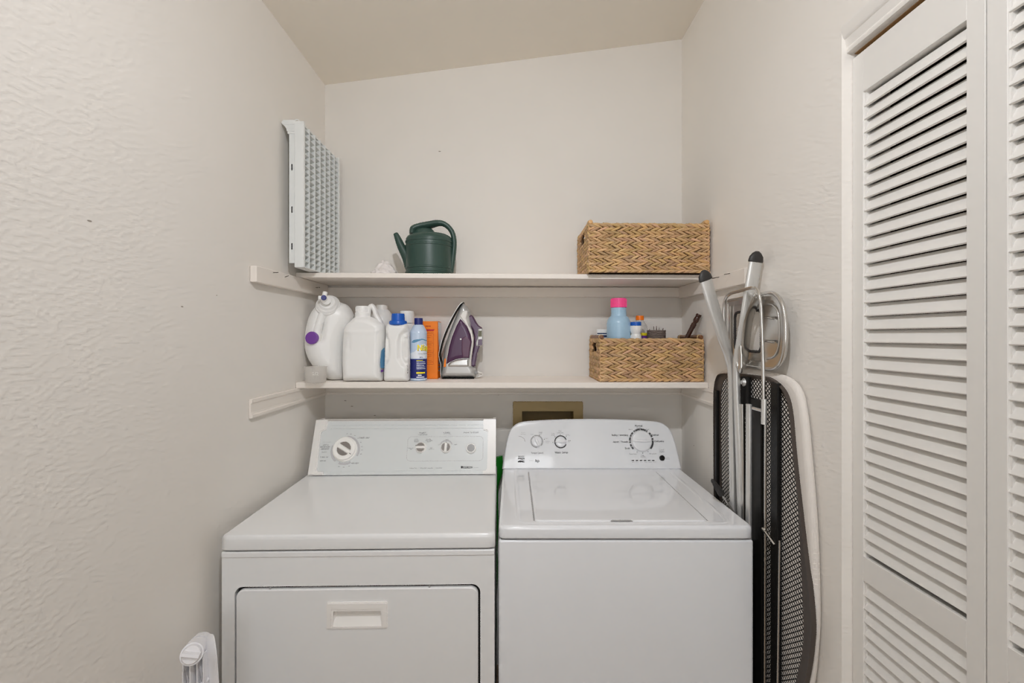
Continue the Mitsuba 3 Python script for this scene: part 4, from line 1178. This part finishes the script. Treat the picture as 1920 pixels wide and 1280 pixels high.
hz = lambda py, Y: CAMZ - (py - CY) * Y / F - ZB                     # height above the basket floor of a pixel row
Y = 1.925
h = lambda p: hz(p, Y)
t, x = bottle('softener_bottle', 'pale blue bottle with wide pink cap standing in the smaller basket', 1160, Y,
              [(0, 0), (.045, 0), (.047, .003), (.047, h(622)), (.0475, h(607)), (.045, h(601)), (.036, h(594)), (.0312, h(592.5)), (.0312, h(591)), (.030, h(590)), (.030, h(577)), (0, h(577))], 'm_paleblue',
              [(0, h(576.6)), (.0298, h(576.6)), (.0298, h(562)), (.0292, h(560)), (.0275, h(559.2)), (.026, h(559.2)), (.0255, h(560.5)), (0, h(560.5))], 'm_pink')
rib = [at(rod((.0312 * math.cos(a), .0312 * math.sin(a), h(575.8)), (.0312 * math.cos(a), .0312 * math.sin(a), h(561)), .0011, 6), x, Y, ZB) for a in np.linspace(0, 2 * math.pi, 36, endpoint=False)]
part(t + '__cap', 'grip_ribs', cat([at(m, 0, 0, 0) for m in rib]), 'm_pink', False, stuff=True)
Y = 1.90
bottle('small_bottle', 'small white bottle with blue cap, waisted, in the smaller basket', 1192.3, Y,
       [(0, 0), (.022, 0), (.0235, .003), (.0235, h(650)), (.0215, h(630)), (.0182, h(627)), (.0182, h(625)), (.0225, h(620)), (.0232, h(614)), (.0225, h(611)), (.020, h(610.5)), (0, h(610.5))], 'm_white',
       [(0, h(610.2)), (.0205, h(610.2)), (.0208, h(604.5)), (.0195, h(603.4)), (0, h(603.4))], 'm_blue')
Y = 1.985
t, x = bottle('clear_bottle', 'clear plastic bottle with orange cap behind the small white bottle', 1199.5, Y,
              [(0, 0), (.033, 0), (.036, .003), (.036, h(628)), (.035, h(620)), (.029, h(610)), (.019, h(603)), (.0155, h(601.5)), (.0155, h(600)), (0, h(600))], 'm_clear',
              [(0, h(600)), (.0165, h(600)), (.0165, h(594)), (.015, h(591.8)), (0, h(591.6))], 'm_orange_cap')
a = .45
part(t, 'label', cat([at(lathe([(.0362, .10), (.0364, .10), (.0364, h(624)), (.0362, h(624))], 40), x, Y, ZB)]), 'm_yellow', 40)
part(t, 'label', cat([at(lathe([(.0365, .10), (.0367, .10), (.0367, h(629)), (.0365, h(629))], 40), x, Y, ZB)]), 'm_purple_cap', 40)
# grey ribbed bundle with prongs
Y = 1.915
t = thing('pin_bundle', 'grey ribbed bundle with prongs sticking up, in the smaller basket', 'bundle')
x = (1230.5 - CX) * Y / F
rg = np.random.default_rng(12)
layers = []
for k in range(9):
    rr0 = .0345 - rg.uniform(0, .0012)
    zz = hz(634, Y) - .012 + k * .0052
    layers.append(tube(np.array([(rr0 * math.cos(q) + rg.normal(0, .0004), rr0 * math.sin(q), zz + rg.normal(0, .0006)) for q in np.linspace(0, 2 * math.pi, 40)]), .0028, 7))
ztop = hz(634, Y) - .012 + 8 * .0052
part(t, 'coil', at(cat(layers), x, Y, ZB), 'm_grey_twig', True)
part(t, 'core', at(lathe([(0, 0), (.033, 0), (.033, ztop - .001), (0, ztop - .001)], 30), x, Y, ZB), 'm_grey_twig', 40)
for dx, hh in ((-.012, .016), (-.008, .024), (-.003, .020), (.001, .026), (.006, .018), (.018, .014), (.022, .010), (-.022, .008)):
    y_ = rg.uniform(-.012, .005)
    part(t, 'prong', at(rod((dx, y_, ztop - .004), (dx + rg.normal(0, .003), y_, ztop + hh * .75), .0015, 6), x, Y, ZB), 'm_grey_twig')
# dark turned handle leaning in the basket
t = thing('wooden_handle', 'dark brown turned wooden handle leaning out of the smaller basket', 'tool handle')
a_, b_ = P(1284, 640, 1.892), P(1311, 589, 1.868)
a_ = a_ + (a_ - b_) * .9
L = np.linalg.norm(b_ - a_)
ez = (b_ - a_) / L
ex = np.cross(ez, [0, 1, 0]); ex /= np.linalg.norm(ex)
M = mat4(ex, np.cross(ez, ex), ez, a_)
part(t, 'shaft', tf(lathe([(0, 0), (.0085, 0), (.0088, L - .065), (.0095, L - .055), (.0098, L - .040), (0, L - .040)], 24), M), 'm_brown_dark', 40)
part(t, 'knob', tf(lathe([(0, L - .040), (.0075, L - .040), (.0072, L - .036), (.0102, L - .030), (.0108, L - .022), (.0098, L - .014), (.0085, L - .011), (.0105, L - .008), (.0105, L - .003), (.009, L), (0, L)], 24), M), 'm_brown_dark', 40)
# white card with dark blue print
t = thing('printed_card', 'white box with dark blue printing at the left rear in the smaller basket', 'box')
Y = 1.985
x0_, x1_ = (1113.5 - CX) * Y / F, (1142 - CX) * Y / F
x0_ = max(x0_, .352)
zt_ = CAMZ - (617 - CY) * Y / F
part(t, 'carton', rbox(x0_, x1_, Y, Y + .022, ZB, zt_, .001), 'm_white', 30)
cf = Face((x0_, Y, zt_), (1, 0, 0), (0, 0, 1))
part(t, 'printed_bar', cat([cf.put(ext(sbox(.0, -.020, x1_ - x0_, -.0155), .0003), w=.0002), cf.put(ext(sbox(.006, -.034, x1_ - x0_, -.024), .0003), w=.0002)]), 'm_label_ink', False)

# ================================================================ ironing board between the washer and the right wall
t = thing('ironing_board', 'folded ironing board with pale cover and black mesh back, upright between washer and right wall', 'ironing board')
IB = t
# outlines in (depth y, height z); the broad end is up, the nose stands on the floor
outer_pts = [(1.187, 1.240), (1.172, 1.15), (1.150, .98), (1.1405, .80), (1.146, .69), (1.168, .56), (1.21, .40), (1.27, .22), (1.34, .09), (1.40, .035),
             (1.46, .09), (1.54, .22), (1.62, .42), (1.67, .62), (1.692, .80), (1.700, 1.0), (1.702, 1.20), (1.698, 1.262), (1.680, 1.300), (1.645, 1.320), (1.55, 1.332), (1.42, 1.336), (1.30, 1.334), (1.245, 1.325), (1.208, 1.298)]
outer = Polygon(spline(outer_pts, 8, True)).buffer(0)
YZ = lambda x: mat4([0, 1, 0], [0, 0, 1], [1, 0, 0], [x, 0, 0])      # drawing plane (y, z), outward +x
XW = XR - .003
part(t, 'cover', tf(pillow(outer, .011, .014, .012), YZ(XW - .0115)), 'm_cover', 60)
fpts = [(1.2225, 1.235), (1.206, 1.13), (1.176, .98), (1.1375, .79), (1.139, .70), (1.162, .594), (1.215, .42), (1.28, .25), (1.35, .12), (1.40, .075),
        (1.45, .12), (1.53, .25), (1.61, .43), (1.658, .62), (1.680, .8), (1.687, 1.0), (1.688, 1.2), (1.683, 1.258), (1.666, 1.293), (1.63, 1.310), (1.50, 1.320), (1.36, 1.3235), (1.315, 1.320), (1.270, 1.305), (1.240, 1.280)]
frame_o = Polygon(spline(fpts, 6, True)).buffer(0)
mpts = [(1.2275, 1.225), (1.2135, 1.13), (1.195, .972), (1.184, .85), (1.1765, .692), (1.208, .564), (1.25, .41), (1.305, .25), (1.36, .14), (1.40, .10), (1.445, .14), (1.51, .26), (1.575, .44), (1.61, .62), (1.632, .8), (1.645, 1.0), (1.648, 1.2),
        (1.642, 1.255), (1.625, 1.286), (1.59, 1.300), (1.50, 1.308), (1.40, 1.313), (1.335, 1.312), (1.288, 1.297), (1.246, 1.268)]
mesh_in = Polygon(spline(mpts, 6, True)).buffer(0)
XM = XW - .0245                                                       # the mesh plane
part(t, 'frame', tf(ext(frame_o.difference(mesh_in.buffer(-.002)), .003), YZ(XM - .0006)), 'm_board_brown', 30)
lip = frame_o.difference(frame_o.buffer(-.003))
part(t, 'apron', tf(ext(lip, .012), YZ(XM - .008)), 'm_board_brown', 30)
# expanded metal: two families of strands clipped to the opening
def strands(pg, slope, pitch, wd):
    out = []
    y0, z0, y1, z1 = pg.bounds
    cc = z0 - abs(slope) * (y1 - y0) - .1
    while cc < z1 + abs(slope) * (y1 - y0) + .1:
        a, b = (y0 - .05, cc + slope * -.05), (y1 + .05, cc + slope * (y1 - y0 + .05))
        q = LineString([a, b]).intersection(pg)
        for g in getattr(q, 'geoms', [q]):
            if g.length > .01:
                (ya, za), (yb, zb) = g.coords[0], g.coords[-1]
                d = np.array([yb - ya, zb - za]); d /= np.linalg.norm(d)
                n = np.array([-d[1], d[0]]) * wd / 2
                out.append(hull([(x, p[0] + s * n[0], p[1] + s * n[1]) for x in (XM + .0008, XM + .0018) for p in ((ya, za), (yb, zb)) for s in (-1, 1)]))
        cc += pitch
    return out
part(t, 'mesh_panel', cat(strands(mesh_in.buffer(.003), .80, .0132, .0019) + strands(mesh_in.buffer(.003), -.80, .0132, .0019)), 'm_mesh_black', False, stuff=True)
part(t, 'centre_rail', rbox(XM - .012, XM - .0012, 1.272, 1.308, .12, 1.312, .003), 'm_steel_black', 30)
part(t, 'centre_rail', rbox(XM - .010, XM - .0012, 1.360, 1.452, .20, 1.255, .004), 'm_steel_black', 30)
part(t, 'side_rail', rbox(XM - .012, XM - .0012, 1.652, 1.668, .6, 1.25, .003), 'm_steel_black', 30)
part(t, 'bracket', rbox(XM - .016, XM - .0055, 1.425, 1.470, 1.20, 1.315, .003), 'm_steel_black', 30)
part(t, 'bolt', tf(cat([lathe([(0, 0), (.0115, 0), (.0105, .003), (0, .0036)], 24), lathe([(0, .003), (.0065, .003), (.0062, .009), (0, .0095)], 6)]), mat4([0, 1, 0], [0, 0, 1], [-1, 0, 0], [XM - .016, 1.437, 1.30])) if False else
     tf(cat([lathe([(0, 0), (.0125, 0), (.0115, .003), (0, .0036)], 24), lathe([(0, .003), (.0065, .003), (.0062, .009), (0, .0095)], 6)]), mat4([0, -1, 0], [0, 0, 1], [-1, 0, 0], [XM - .016, 1.447, 1.298])), 'm_alu', 35)
part(t, 'hem_ring', tube(spline([(XM - .004, y, z) for y, z in ((1.37, 1.195), (1.40, 1.19), (1.43, 1.195))], 4), .003, 8), 'm_chrome', True)
# wire and serrated strip near the rail
part(t, 'wire', rod((XM - .016, 1.330, .30), (XM - .016, 1.325, 1.20), .0035, 10), 'm_chrome', True)
part(t, 'wire', rod((XM - .020, 1.262, .30), (XM - .012, 1.262, .9), .0025, 10), 'm_chrome', True)
part(t, 'brace', rod((XM - .022, 1.33, .905), (XM - .012, 1.285, .880), .004, 8), 'm_chrome', True)

# legs: flattened tubes that splay above the board, black caps on their feet
def leg(px_pts, rx, ry, nm='leg'):
    pts = np.array([P(x, y, Y) for x, y, Y in px_pts])
    s = spline(pts, 8)
    tt = np.linspace(0, 1, len(s))
    return pts, tube(s, np.interp(tt, np.linspace(0, 1, len(rx)), rx), 18, np.interp(tt, np.linspace(0, 1, len(ry)), ry), ref=[.35, -1, 0])
pts, m = leg([(1323, 523, 1.45), (1338, 575, 1.46), (1355, 630, 1.475), (1366, 668, 1.49), (1371, 705, 1.495), (1372.5, 800, 1.50), (1374, 900, 1.50), (1375, 990, 1.50)], [.0085, .0085, .0095, .0115, .0105, .0105, .0105, .0105], [.0220, .0220, .0205, .014, .0105, .0105, .0105, .0105])
lg1 = part(t, 'leg', m, 'm_alu', 60)
def foot_cap(p, q, rx, ry):
    d = (p - q) / np.linalg.norm(p - q)
    s = np.array([p - d * .004, p, p + d * .012, p + d * .022, p + d * .028])
    return tube(s, np.array([rx, rx * 1.08, rx * 1.0, rx * .7, rx * .25]), 18, np.array([ry, ry * 1.06, ry * .95, ry * .62, ry * .22]), ref=[.35, -1, 0])
part(lg1, 'foot_cap', foot_cap(pts[0], pts[1], .0098, .0235), 'm_rubber', 50)
pts, m = leg([(1417, 489, 1.395), (1409, 535, 1.405), (1399, 590, 1.42), (1389, 640, 1.44), (1381, 680, 1.455), (1381.5, 740, 1.46), (1386, 850, 1.46), (1390, 995, 1.46)], [.0095, .0095, .0095, .011, .0105, .0105, .0105, .0105], [.0230, .0230, .0205, .015, .0105, .0105, .0105, .0105])
lg2 = part(t, 'leg', m, 'm_alu', 60)
part(lg2, 'foot_cap', foot_cap(pts[0], pts[1], .0110, .0245), 'm_rubber', 50)
pts, m = leg([(1405, 757, 1.42), (1405, 800, 1.42), (1404.5, 900, 1.42), (1404, 1010, 1.42)], [.0095] * 2, [.0095] * 2)
part(t, 'leg', m, 'm_alu', 60)
pts, m = leg([(1391.5, 757, 1.45), (1392, 800, 1.45), (1393, 900, 1.45), (1394, 1000, 1.45)], [.007] * 2, [.007] * 2)
part(t, 'leg', m, 'm_chrome', 60)
# folded chrome strut and pivot plate
pl = np.array([P(1424, 548, 1.36), P(1419, 560, 1.36), P(1404, 600, 1.405), P(1398, 650, 1.425), P(1392, 690, 1.44)])
part(t, 'strut', tube(spline(pl, 6), .004, 12, .016, ref=[.35, -1, 0]), 'm_chrome', 60)
pv = Face(P(1388, 672, 1.432), (-.25, -1, 0), (0, 0, 1))
pp = soft([(-.020, .030), (-.006, .042), (.012, .040), (.018, .015), (.018, -.030), (.006, -.045), (-.014, -.040), (-.022, -.015)], .004)
pvp = part(t, 'pivot_plate', pv.put(pillow(pp, .006, .010, .003), 0, 0, 0), 'm_chrome', 60)
part(pvp, 'rivet', pv.put(lathe([(0, 0), (.009, 0), (.0085, .003), (.005, .005), (0, .0055)], 20), -.008, -.022, .005), 'm_alu', 40)
# lever with a black grip
la, lb = P(1369, 950, 1.47), P(1337, 902, 1.47)
dd = (lb - la) / np.linalg.norm(lb - la)
lv_ = part(t, 'lever', rod(la - dd * .02, la + dd * .055, .0028, 10), 'm_chrome', True)
part(lv_, 'lever_grip', tube([la + dd * .044, la + dd * .048, la + dd * .075, la + dd * .098, la + dd * .102], [.008, .0105, .0085, .0055, .002], 14), 'm_rubber', 50)
# iron rest: pressed steel tray with a window, and the wire loop that carries it
tray_o = Polygon(np.vstack([spline([(1.345, 1.556), (1.300, 1.552), (1.266, 1.530), (1.249, 1.495), (1.245, 1.45), (1.248, 1.41), (1.262, 1.374), (1.296, 1.351), (1.345, 1.346)], 6), [(1.577, 1.350), (1.577, 1.552)]])).buffer(-.01).buffer(.01)
win = rrect(1.372, 1.392, 1.535, 1.512, .018)
XT = XR - .030
rest = part(t, 'iron_rest', tf(cat([ext(tray_o.buffer(-.016).difference(win), .0022), ext(tray_o.difference(tray_o.buffer(-.005)), .012, -.008), ext(tray_o.buffer(-.0035).difference(tray_o.buffer(-.018)), .002, -.006)]), YZ(XT)), 'm_chrome', 30)
ringp = np.array(tray_o.exterior.coords)
part(rest, 'rolled_edge', tube(np.column_stack([np.full(len(ringp), XT - .004), ringp]), .0055, 12, ref=[1, 0, 0]), 'm_chrome', 60)
inner = tray_o.buffer(-.026).difference(sbox(1.352, 1.2, 1.7, 1.7))
ib_ = spline([(1.340, 1.527), (1.306, 1.520), (1.284, 1.500), (1.275, 1.45), (1.282, 1.405), (1.305, 1.382), (1.340, 1.374)], 8)
part(rest, 'pressed_bead', tube(np.column_stack([np.full(len(ib_), XT - .0015), ib_]), .0032, 10, ref=[1, 0, 0]), 'm_chrome', 60)
wr_ = np.array(win.exterior.coords)
part(rest, 'window_edging', tube(np.column_stack([np.full(len(wr_), XT + .0), wr_]), .0042, 10, ref=[1, 0, 0]), 'm_rubber', 60)
for zz in (1.424, 1.488):
    part(rest, 'tab', tube(spline([(XT - .012, 1.345, zz), (XT - .014, 1.315, zz), (XT - .012, 1.300, zz - .002), (XT - .004, 1.296, zz - .004)], 5), .0032, 8, .0055), 'm_chrome', 60)
lp = [P(1432.5, 795, 1.297), P(1431, 700, 1.297), P(1428, 600, 1.300), P(1425, 560, 1.302), P(1419, 543, 1.32), P(1409, 539.5, 1.345), P(1385, 546, 1.44), P(1369, 551, 1.505), P(1360.5, 560, 1.535), P(1357.5, 580, 1.545), P(1358.5, 620, 1.545), P(1362, 665, 1.54)]
part(t, 'wire_loop', tube(spline(np.array(lp), 8), .0046, 12), 'm_chrome', 60)
part(t, 'wire_clip', cat([rod(P(1432.5, 748, 1.294), P(1432.5, 795, 1.294), .0075, 10), rod(P(1412, 765, 1.36), P(1430, 770, 1.30), .0045, 8)]), 'm_alu', 40)

# ================================================================ folding step stool at the lower left
t = thing('step_stool', 'white plastic folding step stool leaning by the dryer at left', 'step stool')
ST = t
K = P(359.5, 1226, 1.075)                                             # the knob at the near end of the hinge barrel
Bk = P(378.5, 1205, 1.175)
ax = (Bk - K) / np.linalg.norm(Bk - K)
hin = part(t, 'hinge_barrel', tube([K, K + (Bk - K) * .52], [.0230, .0235], 30), 'm_stool', 50)
part(t, 'hinge_barrel', tube([K + (Bk - K) * .545, Bk - ax * .004, Bk], [.0245, .0245, .0225], 30), 'm_stool', 50)
kf = Face(K, np.cross([0, 0, 1.0], -ax) * 1.0, (0, 0, 1))
kf = Face(K, (1, ax[0] * -0 + .0, 0), (0, .0, 1)) if False else Face(K, np.cross(np.cross(-ax, [0, 0, 1]) * -1, [0, 0, 1]) * 0 + np.array([1, -ax[0] / ax[1], 0]), np.cross(-ax, np.array([1, -ax[0] / ax[1], 0])))
kn = part(t, 'knob', kf.put(lathe([(0, 0), (.0195, 0), (.0195, .004), (.0175, .007), (0, .0085)], 32), 0, 0, .0005), 'm_stool', 40)
part(kn, 'grip', kf.put(hull([(x, y * q, z) for x in (-.0175, .0175) for y in (-.0075, .0075) for q, z in ((1, .006), (.45, .016))]), 0, 0, 0, rot=math.radians(-18)), 'm_stool', 30)


def truss(nm, xa0, xa1, xb0, xb1, z0, z1, y0, y1, slant):
    """A leg moulded as an open truss: two rails, cross ribs and a back web; tapering from the top to the floor."""
    px0 = lambda z, e: (xa0 if e == 0 else xa1) + ((xb0 if e == 0 else xb1) - (xa0 if e == 0 else xa1)) * (z1 - z) / (z1 - z0)
    yy = lambda z: (z1 - z) * slant
    l = part(ST, 'leg', cat([hull([(px0(z, e) + s * .0014 * (1 if e == 0 else -1) + (.0014 if e == 0 else -.0014), y + yy(z), z) for z in (z0, z1) for s in (-1, 1) for y in (y0, y1)]) for e in (0, 1)] +
                       [hull([(px0(z, e), y + yy(z), z) for z in (z0, z1) for e in (0, 1) for y in (y1 - .003, y1)])]), 'm_stool', 30)
    n = 7
    hs_ = (z1 - z0) / n
    for k in range(n):
        za, zb = z1 - k * hs_, z1 - (k + 1) * hs_
        for e in (0, 1):
            p, q = np.array([px0(za, e), 0, za]), np.array([px0(zb, 1 - e), 0, zb])
            part(l, 'rib', hull([(v[0], y + yy(v[2]), v[2] + s * .0011) for v in (p, q) for s in (-1, 1) for y in (y0 + .003 + e * .001, y1)]), 'm_stool', False)
    return l


zk = K[2]
truss('leg', K[0] - .0225, K[0] - .004, K[0] - .034, K[0] - .006, .0, zk - .012, K[1] + .002, K[1] + .045, .0)
truss('leg', K[0] + .002, K[0] + .019, K[0] + .006, K[0] + .025, .0, zk - .008, K[1] + .012, K[1] + .055, .0)
sb = tube(spline([Bk + (.020, -.02, .004), K + (.0215, .03, -.005), K + (.027, .03, -.06), K + (.032, .03, -.16), K + (.036, .03, -.40), (K[0] + .038, K[1] + .03, .006)], 8), .0055, 14, .024, ref=[1, 0, 0])
part(t, 'outer_leg', sb, 'm_stool', 50)
for dx, dz_ in ((-.016, -.085), (.012, -.078)):
    part(t, 'peg', rod((K[0] + dx - .008, K[1] - .002, zk + dz_ - .010), (K[0] + dx + .006, K[1] + .03, zk + dz_ + .004), .0055, 12, .002), 'm_stool', 50)

# green bag standing behind the gap between the two machines
def gsheet(off, sgn):
    v, f = [], []
    for i in range(15):
        k = i / 14
        z = .001 + .926 * k
        for j in range(9):
            u = j / 8
            x = -.098 + (.058 if i > 12 else .030 + .0009 * i) * u + (.002 * math.sin(i * 1.9 + j) if 0 < i < 14 else 0)
            y = 2.048 + sgn * (.030 * (1 - k) + .008) * math.sin(math.pi * u) ** .5 + .004 * math.sin(3.0 * u * 3 + i * .9) + sgn * .002
            v.append((x, y, z - (.012 * (1 - u) if i == 14 else 0)))
    for i in range(14):
        for j in range(8):
            a = i * 9 + j
            f += [(a, a + 1, a + 10), (a, a + 10, a + 9)]
    return v, f
va, fa = gsheet(0, -1)
vb, fb = gsheet(0, 1)
n_ = len(va)
edge = [i for i in range(9)] + [8 + 9 * i for i in range(1, 15)] + [14 * 9 + j for j in range(7, -1, -1)] + [9 * i for i in range(13, 0, -1)]
fs = list(fa) + [(a + n_, c_ + n_, b + n_) for a, b, c_ in fb]
for a, b in zip(edge, edge[1:] + edge[:1]):
    fs += [(a, a + n_, b + n_), (a, b + n_, b)]
solo('green_bag', TM(va + vb, fs), 'm_green_bag', 'crumpled green plastic bag seen through the gap between dryer and washer', 'bag', 50)
